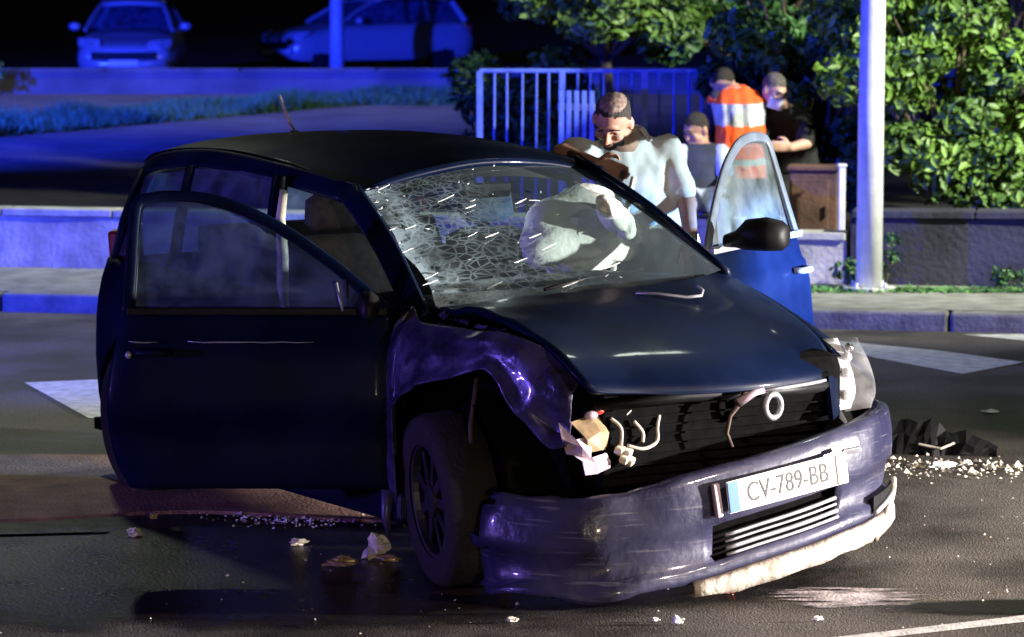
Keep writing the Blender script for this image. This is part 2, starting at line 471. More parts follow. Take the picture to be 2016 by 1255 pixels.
def windscreen_mat():
    m = bpy.data.materials.new('shattered_windscreen')
    m.use_nodes = True
    n = m.node_tree.nodes; l = m.node_tree.links
    n.remove(n['Principled BSDF'])
    out = n['Material Output']
    tr = n.new('ShaderNodeBsdfTransparent'); tr.inputs[0].default_value = (0.66, 0.74, 0.72, 1)
    gl = n.new('ShaderNodeBsdfGlossy'); gl.inputs['Roughness'].default_value = 0.06
    lw = n.new('ShaderNodeLayerWeight'); lw.inputs['Blend'].default_value = 0.5
    fp_ = n.new('ShaderNodeMath'); fp_.operation = 'POWER'; fp_.inputs[1].default_value = 4
    fr = n.new('ShaderNodeMath'); fr.operation = 'MULTIPLY_ADD'; fr.inputs[1].default_value = .6; fr.inputs[2].default_value = .04
    l.new(lw.outputs['Facing'], fp_.inputs[0]); l.new(fp_.outputs[0], fr.inputs[0])
    m1 = n.new('ShaderNodeMixShader')
    l.new(fr.outputs[0], m1.inputs[0]); l.new(tr.outputs[0], m1.inputs[1]); l.new(gl.outputs[0], m1.inputs[2])
    uv = n.new('ShaderNodeUVMap'); uv.uv_map = 'UVMap'
    sep = n.new('ShaderNodeSeparateXYZ'); l.new(uv.outputs[0], sep.inputs[0])
    # damage is strongest on the passenger edge (u = 0) and fades towards the driver's side
    nz = n.new('ShaderNodeTexNoise'); nz.inputs['Scale'].default_value = 7; nz.inputs['Detail'].default_value = 6
    l.new(uv.outputs[0], nz.inputs['Vector'])
    dm = n.new('ShaderNodeMapRange'); dm.inputs['From Min'].default_value = 0.0; dm.inputs['From Max'].default_value = 0.58
    dm.inputs['To Min'].default_value = 1.0; dm.inputs['To Max'].default_value = 0.0
    l.new(sep.outputs['X'], dm.inputs['Value'])
    pw = n.new('ShaderNodeMath'); pw.operation = 'POWER'; pw.inputs[1].default_value = 1.7
    l.new(dm.outputs[0], pw.inputs[0])
    def voro(sx, sy, w0, rot):
        mp = n.new('ShaderNodeMapping'); mp.inputs['Scale'].default_value = (sx, sy, 1); mp.inputs['Rotation'].default_value = (0, 0, rot)
        l.new(uv.outputs[0], mp.inputs[0])
        ad = n.new('ShaderNodeMix'); ad.data_type = 'RGBA'; ad.blend_type = 'ADD'; ad.inputs[0].default_value = 0.35
        l.new(mp.outputs[0], ad.inputs[6]); l.new(nz.outputs['Color'], ad.inputs[7])
        v = n.new('ShaderNodeTexVoronoi'); v.feature = 'DISTANCE_TO_EDGE'; v.inputs['Scale'].default_value = 1
        l.new(ad.outputs[2], v.inputs['Vector'])
        r = n.new('ShaderNodeMapRange'); r.inputs['From Min'].default_value = 0; r.inputs['From Max'].default_value = w0
        r.inputs['To Min'].default_value = 1; r.inputs['To Max'].default_value = 0
        l.new(v.outputs['Distance'], r.inputs['Value'])
        return r.outputs[0]
    c1 = voro(30, 18, 0.11, 0.5)
    c2 = voro(13, 30, 0.07, 0.35)
    mxx = n.new('ShaderNodeMath'); mxx.operation = 'MAXIMUM'; l.new(c1, mxx.inputs[0]); l.new(c2, mxx.inputs[1])
    n3 = n.new('ShaderNodeTexNoise'); n3.inputs['Scale'].default_value = 9; n3.inputs['Detail'].default_value = 3
    l.new(uv.outputs[0], n3.inputs['Vector'])
    r3 = n.new('ShaderNodeMapRange'); r3.inputs['From Min'].default_value = 0.42; r3.inputs['From Max'].default_value = 0.66; r3.inputs['To Max'].default_value = 1.0; r3.inputs['To Min'].default_value = 0.42
    l.new(n3.outputs['Fac'], r3.inputs['Value'])
    mu0 = n.new('ShaderNodeMath'); mu0.operation = 'MULTIPLY'; l.new(mxx.outputs[0], mu0.inputs[0]); l.new(pw.outputs[0], mu0.inputs[1])
    mu = n.new('ShaderNodeMath'); mu.operation = 'MULTIPLY'; l.new(mu0.outputs[0], mu.inputs[0]); l.new(r3.outputs[0], mu.inputs[1])
    # frosted, pulverised strip right at the edge
    e1 = n.new('ShaderNodeMapRange'); e1.inputs['From Min'].default_value = 0.0; e1.inputs['From Max'].default_value = 0.15
    e1.inputs['To Min'].default_value = 1.0; e1.inputs['To Max'].default_value = 0.0
    l.new(sep.outputs['X'], e1.inputs['Value'])
    n2 = n.new('ShaderNodeTexNoise'); n2.inputs['Scale'].default_value = 22; n2.inputs['Detail'].default_value = 5
    l.new(uv.outputs[0], n2.inputs['Vector'])
    r2 = n.new('ShaderNodeMapRange'); r2.inputs['From Min'].default_value = 0.34; r2.inputs['From Max'].default_value = 0.52; r2.inputs['To Max'].default_value = 1.2
    l.new(n2.outputs['Fac'], r2.inputs['Value'])
    fe = n.new('ShaderNodeMath'); fe.operation = 'MULTIPLY'; fe.use_clamp = True; l.new(e1.outputs[0], fe.inputs[0]); l.new(r2.outputs[0], fe.inputs[1])
    tot = n.new('ShaderNodeMath'); tot.operation = 'ADD'; tot.use_clamp = True
    l.new(mu.outputs[0], tot.inputs[0]); l.new(fe.outputs[0], tot.inputs[1])
    haze = n.new('ShaderNodeMath'); haze.operation = 'ADD'; haze.inputs[1].default_value = 0.045; haze.use_clamp = True
    l.new(tot.outputs[0], haze.inputs[0])
    df0 = n.new('ShaderNodeBsdfDiffuse'); df0.inputs[0].default_value = (0.62, 0.82, 0.95, 1)
    tl = n.new('ShaderNodeBsdfTranslucent'); tl.inputs[0].default_value = (0.62, 0.82, 0.95, 1)
    df = n.new('ShaderNodeMixShader'); df.inputs[0].default_value = 0.15; l.new(df0.outputs[0], df.inputs[1]); l.new(tl.outputs[0], df.inputs[2])
    m2 = n.new('ShaderNodeMixShader')
    l.new(haze.outputs[0], m2.inputs[0]); l.new(m1.outputs[0], m2.inputs[1]); l.new(df.outputs[0], m2.inputs[2])
    l.new(m2.outputs[0], out.inputs[0])
    return m
M['windscreen'] = windscreen_mat()

# ================================================================ setting
def sheet(name, pts, z, m, kind='structure', parent=None):
    o = MB().add([(x, y, z) for x, y in pts], [tuple(range(len(pts)))]).build(name, m, parent)
    if parent is None: o['kind'] = kind
    return o

g = 600
sheet('ground', [(-g, -g), (g, -g), (g, g), (-g, g)], -0.03, M['soil'])
# kerb line runs from (-3.26, 20.39) to (3.08, 19.18)
KX, KY = 6.34, -1.21
kd = Vector((KX, KY, 0)).normalized()
kn = Vector((-kd.y, kd.x, 0))          # away from the camera
K0 = Vector((-3.26, 20.39, 0))
def kp(s, t, z=0):                     # s along kerb, t beyond the kerb
    p = K0 + kd * s + kn * t
    return (p.x, p.y, z)
def kq(a, b, t0, t1): return [kp(a, t0)[:2], kp(b, t0)[:2], kp(b, t1)[:2], kp(a, t1)[:2]]
sheet('road', kq(-60, 60, -40, 0.02), 0.0, M['asphalt'])
# kerb stones, each its own piece, then the pavement
pv = MB().add([kp(-50, 0.15, .118), kp(50, 0.15, .118), kp(50, 1.75, .118), kp(-50, 1.75, .118)], [(0, 1, 2, 3)]).build('pavement', M['paving'])
pv['kind'] = 'structure'
kroot = empty('kerb', kp(0, 0)); kroot['kind'] = 'structure'
kerb_me = MB().box((0, 0, 0), (0.985, 0.15, 0.14)).mesh('kerb_stone')
kerb_me.materials.append(M['kerb'])
ang = math.atan2(KY, KX)
for i in range(-8, 16):
    o = bpy.data.objects.new('kerb_stone', kerb_me); COL.objects.link(o)
    o.parent = kroot
    p = Vector(kp(i + 0.5, 0.075)) - Vector(kp(0, 0))
    o.location = (p.x, p.y, 0.05 + random.uniform(-.004, .004)); o.rotation_euler = (0, 0, ang + random.uniform(-.004, .004))
    b = o.modifiers.new('b', 'BEVEL'); b.width = 0.018; b.segments = 2

# low walls behind the pavement: left run and right run, with coping stones
def low_wall(name, s0, s1, h0, h1, label, t0=1.72, th=0.22, wm_='wall', cm_='cap'):
    root = empty(name, kp(s0, t0, 0.1), ang)
    L = s1 - s0
    n = 24
    rows = []
    for i in range(n + 1):
        x = L * i / n
        h = lerp(h0, h1, i / n) + 0.012 * nz3(x * 1.5, 2, s0)
        b = 0.012 * nz3(x * 2, 7, s0)
        rows.append([(x, b, -0.05), (x, b * .5, h * .5), (x, b, h), (x, th + b, h), (x, th + b, -0.05)])
    m = MB().grid(rows)
    m.add([rows[0][k] for k in range(5)], [(0, 1, 2, 3, 4)]); m.add([rows[-1][k] for k in range(5)], [(0, 1, 2, 3, 4)])
    m.build('wall_body', M[wm_], root)
    k = 0; x = 0.0
    while x < L - 0.05:
        wd = min(0.8, L - x)
        h = lerp(h0, h1, (x + wd / 2) / L)
        MB().box((x + wd / 2, th / 2, h + 0.028), (wd - 0.012, th + 0.05, 0.05), (random.uniform(-.012, .012), math.atan2(h0 - h1, L), 0)).build('coping_stone', M[cm_], root, bevel=0.008)
        x += wd
    tag(root, label, 'wall')
    return root
low_wall('low_wall', -7.0, 4.55, 0.37, 0.37, 'long low rendered wall glowing deep blue behind the dark car')
low_wall('low_wall', 5.27, 12.0, 0.45, 0.49, 'dark low wall under the green bushes right of the lamp post', 1.60, 0.25, 'wall_shaded', 'wall_shaded')
low_wall('garden_wall', 4.58, 5.24, 0.30, 0.30, 'short lilac-lit stretch of wall beside the lamp post', 1.62, 0.2)

# yard behind the wall, rising bank, verge, parking level
sheet('yard', kq(-50, 50, 1.9, 12), 0.06, M['soil'])
def bankz(y): return interp([(26, 0.0), (32, 0.03), (37, 0.12), (43, 0.26), (47, 0.28), (400, 0.28)], y)
rows = []
for i, y in enumerate(np.linspace(27, 47, 21)):
    rows.append([(x, y, bankz(y) + 0.01 + 0.02 * nz3(x * .3, y * .3, 1)) for x in np.linspace(-60, 60, 41)])
b = MB().grid(rows).build('bank', M['bank'], smooth=True); b['kind'] = 'structure'
sheet('parking_ground', [(-80, 47.7), (80, 47.7), (80, 110), (-80, 110)], 0.08, M['asphalt'])
# grass verge: real blades, one mass
def blades(name, n, area, zf, h0, h1, m, seed, bow=0.0):
    rs = np.random.RandomState(seed)
    x = rs.uniform(area[0], area[1], n); y = rs.uniform(area[2], area[3], n) + bow * np.clip(-(x + 2) / 5, 0, 1) * -1
    z = np.array([zf(b) for b in y]); h = rs.uniform(h0, h1, n) * (0.6 + 0.8 * np.array([abs(nz3(a * .8, b * .8, 3)) for a, b in zip(x, y)]) * 2)
    an = rs.uniform(0, np.pi, n); wd = rs.uniform(.008, .02, n); lx = rs.normal(0, .06, n); ly = rs.normal(0, .06, n)
    V = np.empty((n * 3, 3)); dx = np.cos(an) * wd; dy = np.sin(an) * wd
    V[0::3] = np.c_[x - dx, y - dy, z]; V[1::3] = np.c_[x + dx, y + dy, z]; V[2::3] = np.c_[x + lx, y + ly, z + h]
    me = bpy.data.meshes.new(name); me.vertices.add(n * 3); me.vertices.foreach_set('co', V.ravel())
    me.loops.add(n * 3); me.loops.foreach_set('vertex_index', np.arange(n * 3)); me.polygons.add(n)
    me.polygons.foreach_set('loop_start', np.arange(n) * 3); me.polygons.foreach_set('loop_total', np.full(n, 3)); me.update()
    return link(name, me, m)
o = blades('grass_verge', 45000, (-12, 1.2, 43.6, 47.0), lambda y: bankz(y), 0.06, 0.2, M['grass'], 3, 7.0)
tag(o, 'strip of green verge grass below the parked cars', 'grass', kind='stuff')
# dark parapet beyond the verge
p = empty('parapet_wall', (-11, 47.6, 0.20))
m = MB()
m.box((10, 0, 0.19), (26, 0.2, 0.42)); m.build('wall_body', M['bank'], p)
for i in range(13):
    MB().box((-2 + i * 2.0, 0, 0.42), (1.97, 0.26, 0.05), (0, random.uniform(-.004, .004), 0)).build('coping_stone', M['bank'], p)
tag(p, 'dim blue parapet between grass verge and parked cars', 'wall')

# road paint
def marking(name, pts, label, z=0.004):
    o = sheet(name, pts, z, M['paint_white'])
    del o['kind']
    tag(o, label, 'road marking')
    return o
marking('crossing_stripe', [(1.75, 18.92), (2.03, 18.0), (2.437, 17.256), (2.849, 17.765), (2.45, 18.3)], 'pale zebra stripe on road right of the intact headlight')
marking('crossing_stripe', [(2.70, 19.10), (3.02, 18.79), (4.4, 18.2), (4.6, 18.7), (3.2, 19.12)], 'zebra stripe touching the kerb at the right edge')
marking('crossing_stripe', [(-2.583, 16.899), (-2.10, 17.06), (-1.6, 17.0), (-1.55, 15.5), (-1.968, 15.568), (-2.068, 15.568)], 'pale painted wedge on road left of the open passenger door')
marking('edge_line', [(1.02, 10.42), (1.10, 10.37), (3.2, 11.45), (3.16, 11.55)], 'white painted line crossing the bottom right corner')
marking('worn_line', [(-2.6, 12.20), (-1.58, 12.36), (-1.57, 12.42), (-2.0, 12.36), (-2.6, 12.28)], 'faded pinkish line on dark road at lower left')

# low brown slab under and beside the car on the left
rows = []
for i in range(31):
    t = i / 30
    x = lerp(-5.0, -0.45, t)
    yf = 12.60 + 0.25 * math.exp(-((x + 1.3) / .5) ** 2) + .03 * nz3(x * 3, 1, 1)
    yb = 14.3
    rows.append([(x, yf, -.002), (x, yf + .02, 0.012), (x, yf + .5, 0.02), (x, yb, 0.02), (x, yb + .02, -.002)])
sl = MB().grid(rows).build('low_slab', M['slab']); sl['kind'] = 'structure'
# dark wet patches on the road, the wreck's shadow painted into them
def blob_sheet(name, c, rx, ry, z, m, seed, rot=0, n=64, rough=.25):
    pts = []
    for i in range(n):
        a = 2 * math.pi * i / n
        r = 1 + rough * nz3(math.cos(a) * 1.7, math.sin(a) * 1.7, seed) + rough * .5 * nz3(math.cos(a) * 6, math.sin(a) * 6, seed)
        x, y = rx * r * math.cos(a), ry * r * math.sin(a)
        pts.append((c[0] + x * math.cos(rot) - y * math.sin(rot), c[1] + x * math.sin(rot) + y * math.cos(rot)))
    return sheet(name, pts, z, m)
blob_sheet('wet_shade_patch', (-1.15, 11.72), 2.7, 1.20, 0.004, M['spill_shade'], 3.1, R(-4))
blob_sheet('wet_shade_patch', (2.3, 10.95), 1.1, 0.19, 0.0045, M['spill_shade'], 9.4, R(3))
wp = blob_sheet('worn_marking', (1.15, 11.14), .42, .30, 0.0046, M['paint_worn'], 5.2, R(3))
del wp['kind']
tag(wp, 'worn pinkish streaks of road paint below the bumper', 'road marking')

# ================================================================ lamp post
def lamp_post():
    r = empty('street_lamp', (2.30, 20.62, 0.118))
    MB().tube([(0, 0, 0), (0, 0, 0.02)], 0.17, 20).build('base_plate', M['galv'], r)
    for k in range(4):
        a = R(45 + 90 * k)
        MB().tube([(.13 * math.cos(a), .13 * math.sin(a), 0.02), (.13 * math.cos(a), .13 * math.sin(a), 0.05)], .014, 6).build('bolt', M['galv'], r)
    MB().tube([(0, 0, 0.02), (0, 0, 1.2), (0.02, 0, 3.5), (0.06, 0, 6.4)], [.085, .082, .07, .05], 24, True).build('pole', M['galv'], r, True)
    MB().box((0, .082, .55), (.09, .012, .32)).build('access_door', M['galv'], r, bevel=.004)
    arm = MB().tube([(0.06, 0, 6.3), (.3, -.3, 6.62), (1.0, -1.1, 6.75), (1.6, -1.8, 6.78)], [.045, .04, .035, .03], 12).build('arm', M['galv'], r, True)
    hd = MB().rings([((1.5, -1.7, 6.79), (.06, .06, 0), (0, 0, .05)), ((1.75, -2.0, 6.80), (.13, .12, 0), (0, 0, .07)), ((2.05, -2.35, 6.79), (.10, .09, 0), (0, 0, .05)), ((2.15, -2.46, 6.78), (.03, .03, 0), (0, 0, .02))], 14).build('lamp_head', M['galv'], r, True)
    MB().ball((1.82, -2.08, 6.74), (.1, .14, .035)).build('lamp_cover', M['lampglass'], hd, True)
    tag(r, 'tall lamp post, blue on one side, white on the other', 'lamp post')
lamp_post()
fp = empty('street_lamp', (-3.2, 59, .08))
MB().tube([(0, 0, 0), (0, 0, .8), (0, 0, 7)], [.14, .13, .07], 14).build('pole', M['galv'], fp, True)
MB().tube([(0, 0, 0), (0, 0, .03)], .24, 14).build('base_plate', M['galv'], fp)
MB().tube([(0, 0, 6.95), (.4, -.3, 7.2), (1.3, -.9, 7.25)], .05, 8).build('arm', M['galv'], fp)
tag(fp, 'far thin post in front of the sideways parked car', 'lamp post')

# ================================================================ railing and gate
def railing(x0, x1, y, z0, z1):
    r = empty('railing', (x0, y, z0))
    L = x1 - x0; h = z1 - z0
    MB().tube([(0, 0, h), (L, 0, h)], .018, 8).build('top_rail', M['rail'], r)
    MB().tube([(0, 0, .1), (L, 0, .1)], .014, 8).build('bottom_rail', M['rail'], r)
    for x in (0, L * .33, L * .66, L):
        MB().box((x, 0, h / 2), (.045, .045, h)).build('post', M['rail'], r)
    bar = MB().tube([(0, 0, .1), (0, 0, h)], .0095, 6).mesh('bar'); bar.materials.append(M['rail'])
    n = int(L / .1)
    for i in range(1, n):
        x = L * i / n
        if min(abs(x - q) for q in (0, L * .33, L * .66, L)) < .03: continue
        o = bpy.data.objects.new('bar', bar); COL.objects.link(o); o.parent = r
        o.location = (x + random.uniform(-.004, .004), 0, 0); o.rotation_euler = (0, random.uniform(-.008, .008), 0)
    tag(r, 'blue-lit steel bar railing behind the leaning man', 'railing')
railing(-0.24, 1.62, 24.0, 0.06, 1.41)
gt = empty('gate', (0.33, 23.55, 0.06))
for i in range(5):
    MB().box((.03 + .056 * i, 0, .62), (.036, .02, 1.2)).build('slat', M['rail'], gt, bevel=.003)
for z in (.15, 1.1):
    MB().box((.14, .02, z), (.27, .02, .05)).build('cross_bar', M['galv'], gt)
MB().box((.15, -.03, .70), (.16, .02, .22)).build('notice_panel', M['galv'], gt)
tag(gt, 'narrow bright blue slatted gate in front of the railing', 'gate')

# brown cabinet beside the lamp post
cb = empty('utility_cabinet', (2.05, 21.75, 0.06), ang)
MB().box((0, 0, .38), (.32, .22, .76)).build('body', M['rust'], cb, bevel=.008)
MB().box((0, 0, .775), (.36, .26, .03)).build('lid', M['rust'], cb, bevel=.006)
MB().box((-.02, -.115, .42), (.25, .012, .56)).build('door', M['rust'], cb, bevel=.004)
MB().tube([(.08, -.13, .44), (.08, -.13, .52)], .008, 6).build('handle', M['black'], cb)
tag(cb, 'rusty brown cabinet behind the short wall by lamp post', 'cabinet')
ps = empty('wall_post', (2.20, 21.42, .4))
MB().box((0, 0, .23), (.045, .05, .46)).build('shaft', M['galv'], ps, bevel=.006)
MB().box((0, 0, .47), (.06, .065, .02)).build('cap', M['galv'], ps, bevel=.004)
tag(ps, 'short pale upright post beside the brown cabinet', 'post')

# ================================================================ vegetation
def leaf_cloud(name, clumps, n, size, m, parent, seed):
    rs = np.random.RandomState(seed)
    wts = np.array([c[3] * c[4] * c[5] for c in clumps]) ** 0.67
    idx = rs.choice(len(clumps), n, p=wts / wts.sum())
    C = np.array(clumps)[idx]
    d = rs.normal(size=(n, 3)); d /= np.linalg.norm(d, axis=1)[:, None]
    rad = rs.uniform(0.35, 1.08, n) ** 0.6
    P = C[:, :3] + d * C[:, 3:6] * rad[:, None]
    nrm = d * .7 + rs.normal(size=(n, 3)) * .55 + np.array([0, 0, .35]); nrm /= np.linalg.norm(nrm, axis=1)[:, None]
    t = np.cross(nrm, rs.normal(size=(n, 3))); t /= np.linalg.norm(t, axis=1)[:, None]
    b = np.cross(nrm, t)
    s = size * rs.uniform(.3, 1.4, n)[:, None]
    V = np.empty((n, 6, 3))
    V[:, 0] = P - t * s
    V[:, 1] = P - t * s * .2 + b * s * .45 + nrm * s * .12
    V[:, 2] = P + t * s * .45 + b * s * .32 + nrm * s * .1
    V[:, 3] = P + t * s * 1.0 - nrm * s * .15
    V[:, 4] = P + t * s * .45 - b * s * .32 + nrm * s * .1
    V[:, 5] = P - t * s * .2 - b * s * .45 + nrm * s * .12
    me = bpy.data.meshes.new(name); me.vertices.add(n * 6); me.vertices.foreach_set('co', V.ravel())
    k = np.arange(n)[:, None] * 6
    li = np.concatenate([k + np.array([0, 1, 2, 3]), k + np.array([0, 3, 4, 5])], axis=1).ravel()
    me.loops.add(n * 8); me.loops.foreach_set('vertex_index', li); me.polygons.add(n * 2)
    me.polygons.foreach_set('loop_start', np.arange(n * 2) * 4); me.polygons.foreach_set('loop_total', np.full(n * 2, 4)); me.update()
    return link(name, me, m, parent)

def shrub(name, loc, clumps, n, size, m, label, cat, seed, trunk_h=.5, trunk_r=.05, group=None):
    r = empty(name, loc)
    rs = random.Random(seed)
    mb = MB()
    top = Vector((0, 0, trunk_h))
    mb.tube([(0, 0, -.05), (.02, .01, trunk_h * .5), top], [trunk_r * 1.3, trunk_r, trunk_r * .8], 9)
    for c in clumps:
        e = Vector(c[:3])
        mid = top.lerp(e, .5) + Vector((rs.uniform(-.08, .08), rs.uniform(-.08, .08), .04))
        mb.tube([top * .9, mid, e], [trunk_r * .6, trunk_r * .4, trunk_r * .15], 6)
    mb.build('trunk', M['bark'], r, True)
    leaf_cloud('crown', clumps, n, size, m, r, seed)
    tag(r, label, cat, group)
    return r
def rand_clumps(seed, box, n, r0, r1):
    rs = random.Random(seed)
    out = []
    for i in range(n):
        q = rs.uniform(r0, r1)
        out.append((rs.uniform(box[0], box[1]), rs.uniform(box[2], box[3]), rs.uniform(box[4], box[5]), q * rs.uniform(.9, 1.3), q, q * rs.uniform(.6, .9)))
    return out
shrub('bush', (3.15, 22.3, .06), rand_clumps(1, (-.78, .75, -.35, .35, .45, 2.15), 46, .15, .30), 19000, .044, M['leaf'], 'bright green leafy bush above the dark wall right of lamp post', 'bush', 11)
shrub('bush', (4.7, 22.4, .06), rand_clumps(2, (-.8, .8, -.4, .4, .4, 2.3), 40, .16, .34), 14000, .046, M['leaf'], 'green bush cut off by the right edge of the frame', 'bush', 12)
shrub('bush', (2.2, 23.6, .06), rand_clumps(3, (-.65, .6, -.4, .4, .35, 2.3), 40, .15, .30), 11000, .055, M['leaf_dark'], 'dim bush behind the lamp post and brown cabinet', 'bush', 13)
shrub('tree', (0.76, 26.2, .06), rand_clumps(4, (-.75, .62, -.5, .5, 1.62, 2.9), 44, .15, .27), 16000, .046, M['leaf'], 'small tree with green crown above the blue railing', 'tree', 14, 1.5, .06)
shrub('tree', (2.0, 27.2, .06), rand_clumps(5, (-1.0, .9, -.6, .6, 1.4, 3.3), 44, .2, .40), 11000, .06, M['leaf_dark'], 'dark tree between the railing tree and the lamp post', 'tree', 15, 1.4, .07)
shrub('tree', (4.2, 26.6, .06), rand_clumps(6, (-1.2, 1.4, -.6, .6, 1.3, 3.6), 40, .2, .42), 12000, .05, M['leaf'], 'tall tree behind the bushes at the far right', 'tree', 16, 1.3, .08)
shrub('bush', (-0.05, 30.5, .06), rand_clumps(7, (-.5, .6, -.5, .5, .2, 1.3), 18, .2, .35), 4500, .06, M['leaf_dark'], 'dark round bush left of the railing', 'bush', 17, .4)
shrub('bush', (-9.0, 47.0, .27), rand_clumps(8, (-2.6, 1.6, -.4, .4, .1, .42), 22, .22, .4), 4500, .06, M['leaf_dark'], 'low scrub at the left end of the grass verge', 'bush', 18, .15)
# weeds along the foot of the right wall
for i, (s, t, h) in enumerate(((5.5, 1.5, .34), (6.3, 1.5, .12), (7.0, 1.48, .20), (5.25, 1.45, .16))):
    cl = [(random.uniform(-.07, .07), random.uniform(-.04, .04), h * random.uniform(.3, 1), .05, .04, .05) for _ in range(5)]
    shrub('weed', kp(s, t, .118), cl, 130, .028, M['leaf_dark'],
          ['tall weed growing at the foot of the lamp post', 'tiny weed at the wall foot, nearest the lamp post', 'small weed at the wall foot near the right edge', 'small weed left of the lamp post foot'][i], 'weed', 30 + i, h * .4, .006, 'weeds along the wall foot')
o = blades('wall_foot_grass', 1500, (1.4, 4.2, 20.4, 20.7), lambda y: 0.118, .01, .035, M['grass'], 9)
for k in range(1): 
    tag(o, 'thin fringe of grass along the wall foot', 'grass', kind='stuff')

# ================================================================ parked cars
def parked_car(loc, rz, label, L=4.0, W=1.72, Hh=1.46):
    r = empty('parked_car', loc, rz)
    # sections along x (front = +x): x, half width low, half width belt, z bottom, z belt
    hw = W / 2
    def sec(x, wl, zb, zt):
        return [(x, -wl * .92, zb), (x, -wl, zb + .14), (x, -wl, lerp(zb, zt, .6)), (x, -wl * .93, zt - .03), (x, -wl * .6, zt + .012), (x, 0, zt + .03),
                (x, wl * .6, zt + .012), (x, wl * .93, zt - .03), (x, wl, lerp(zb, zt, .6)), (x, wl, zb + .14), (x, wl * .92, zb)]
    xs = [(1.98, hw * .72, .30, .58), (1.93, hw * .88, .24, .66), (1.75, hw * .97, .22, .73), (1.3, hw, .22, .83), (.85, hw, .22, .92), (0, hw, .22, .93), (-1.0, hw, .22, .95), (-1.7, hw * .98, .24, .96), (-1.95, hw * .92, .28, .93), (-2.0, hw * .85, .32, .85)]
    rows = [sec(*a) for a in xs]
    mb = MB().grid(rows); mb.add(rows[0], [tuple(range(11))]); mb.add(rows[-1], [tuple(range(11))])
    mb.build('body', M['pc_paint'], r, True, sub=1)
    roof = [[(x, y * wd, z - .05 * abs(y) ** 2.5) for y in np.linspace(-1, 1, 9)] for x, wd, z in ((.12, .54, 1.36), (-.2, .57, Hh - .02), (-.8, .58, Hh), (-1.4, .57, Hh - .05), (-1.75, .54, Hh - .14))]
    MB().grid(roof).build('roof', M['pc_paint'], r, True, solid=.03)
    MB().grid([[(.86, y * .72, .95) for y in np.linspace(-1, 1, 7)], [(.48, y * .63, 1.17) for y in np.linspace(-1, 1, 7)], [(.12, y * .54, 1.35) for y in np.linspace(-1, 1, 7)]]).build('windscreen', M['glass'], r, True)
    MB().grid([[(-1.97, y * .70, .96) for y in np.linspace(-1, 1, 7)], [(-1.75, y * .54, 1.30) for y in np.linspace(-1, 1, 7)]]).build('rear_window', M['glass'], r, True)
    for s in (-1, 1):
        MB().tube([(.9, s * .76, .93), (.5, s * .66, 1.17), (.1, s * .56, 1.35)], .035, 6).build('pillar', M['pc_paint'], r)
        MB().tube([(-.55, s * .76, .93), (-.6, s * .58, 1.40)], .04, 6).build('pillar', M['black'], r)
        MB().tube([(-1.85, s * .76, .95), (-1.65, s * .55, 1.34)], .06, 6).build('pillar', M['pc_paint'], r)
        MB().grid([[(.8, s * .775, .94), (.1, s * .575, 1.34)], [(-.55, s * .79, .94), (-.58, s * .585, 1.38)]]).build('side_window', M['glass'], r)
        MB().grid([[(-.6, s * .79, .94), (-.62, s * .585, 1.38)], [(-1.75, s * .78, .96), (-1.6, s * .565, 1.33)]]).build('side_window', M['glass'], r)
        h = MB().grid([[(1.97 - .06, s * .40, .66), (1.80, s * .42, .76)], [(1.90, s * .62, .655), (1.70, s * .62, .78)], [(1.74, s * .79, .67), (1.55, s * .80, .79)]]).build('headlight', M['reflector'], r, solid=.03, loc=(.035, 0, .0))
        MB().ball((1.86, s * .58, .70), (.05, .07, .045)).build('lens', M['lens'], h, True)
        mr = MB().ball((.62, s * .97, .99), (.07, .11, .075)).build('mirror', M['pc_paint'], r, True)
        for x in (1.25, -1.25):
            t = MB().tube([(x, s * .66, .30), (x, s * .83, .30)], .30, 24).build('wheel', M['rubber'], r)
            MB().tube([(x, s * .80, .30), (x, s * .84, .30)], .19, 16).build('rim', M['alloy'], t)
        MB().box((-1.98, s * .66, .78), (.06, .18, .22)).build('tail_lamp', M['red'], r, bevel=.01)
    MB().box((1.965, 0, .50), (.06, 1.15, .15)).build('grille', M['black'], r, bevel=.02)
    for z in (.47, .53):
        MB().box((2.0, 0, z), (.012, 1.05, .018)).build('grille_bar', M['black'], r)
    MB().rings([((1.97, -.72, .40), (.05, 0, 0), (0, 0, .06)), ((2.03, -.4, .37), (.05, 0, 0), (0, 0, .075)), ((2.05, 0, .36), (.05, 0, 0), (0, 0, .08)), ((2.03, .4, .37), (.05, 0, 0), (0, 0, .075)), ((1.97, .72, .40), (.05, 0, 0), (0, 0, .06))], 12).build('bumper', M['pc_paint'], r, True)
    MB().box((2.10, 0, .39), (.012, .5, .10)).build('number_plate', M['plate'], r)
    tag(r, label, 'car', 'cars parked in the background')
    return r
parked_car((-6.75, 57.5, .085), R(-88), 'blue-lit parked car facing the camera, upper left')
parked_car((-2.9, 63.5, .085), R(-150), 'parked car standing sideways behind the far thin post')

# ================================================================ the wrecked car (x forward, y to its left, origin under the front axle)
car = empty('wrecked_car', (0.426, 11.776, 0), R(-57.48))
tag(car, 'wrecked dark blue hatchback with both front doors open and crushed front corner', 'car')

def ysurf(z):      # half width of the lower body at height z
    return interp([(.18, .78), (.26, .815), (.40, .84), (.58, .85), (.75, .842), (.86, .825), (.95, .79), (1.05, .76)], z)

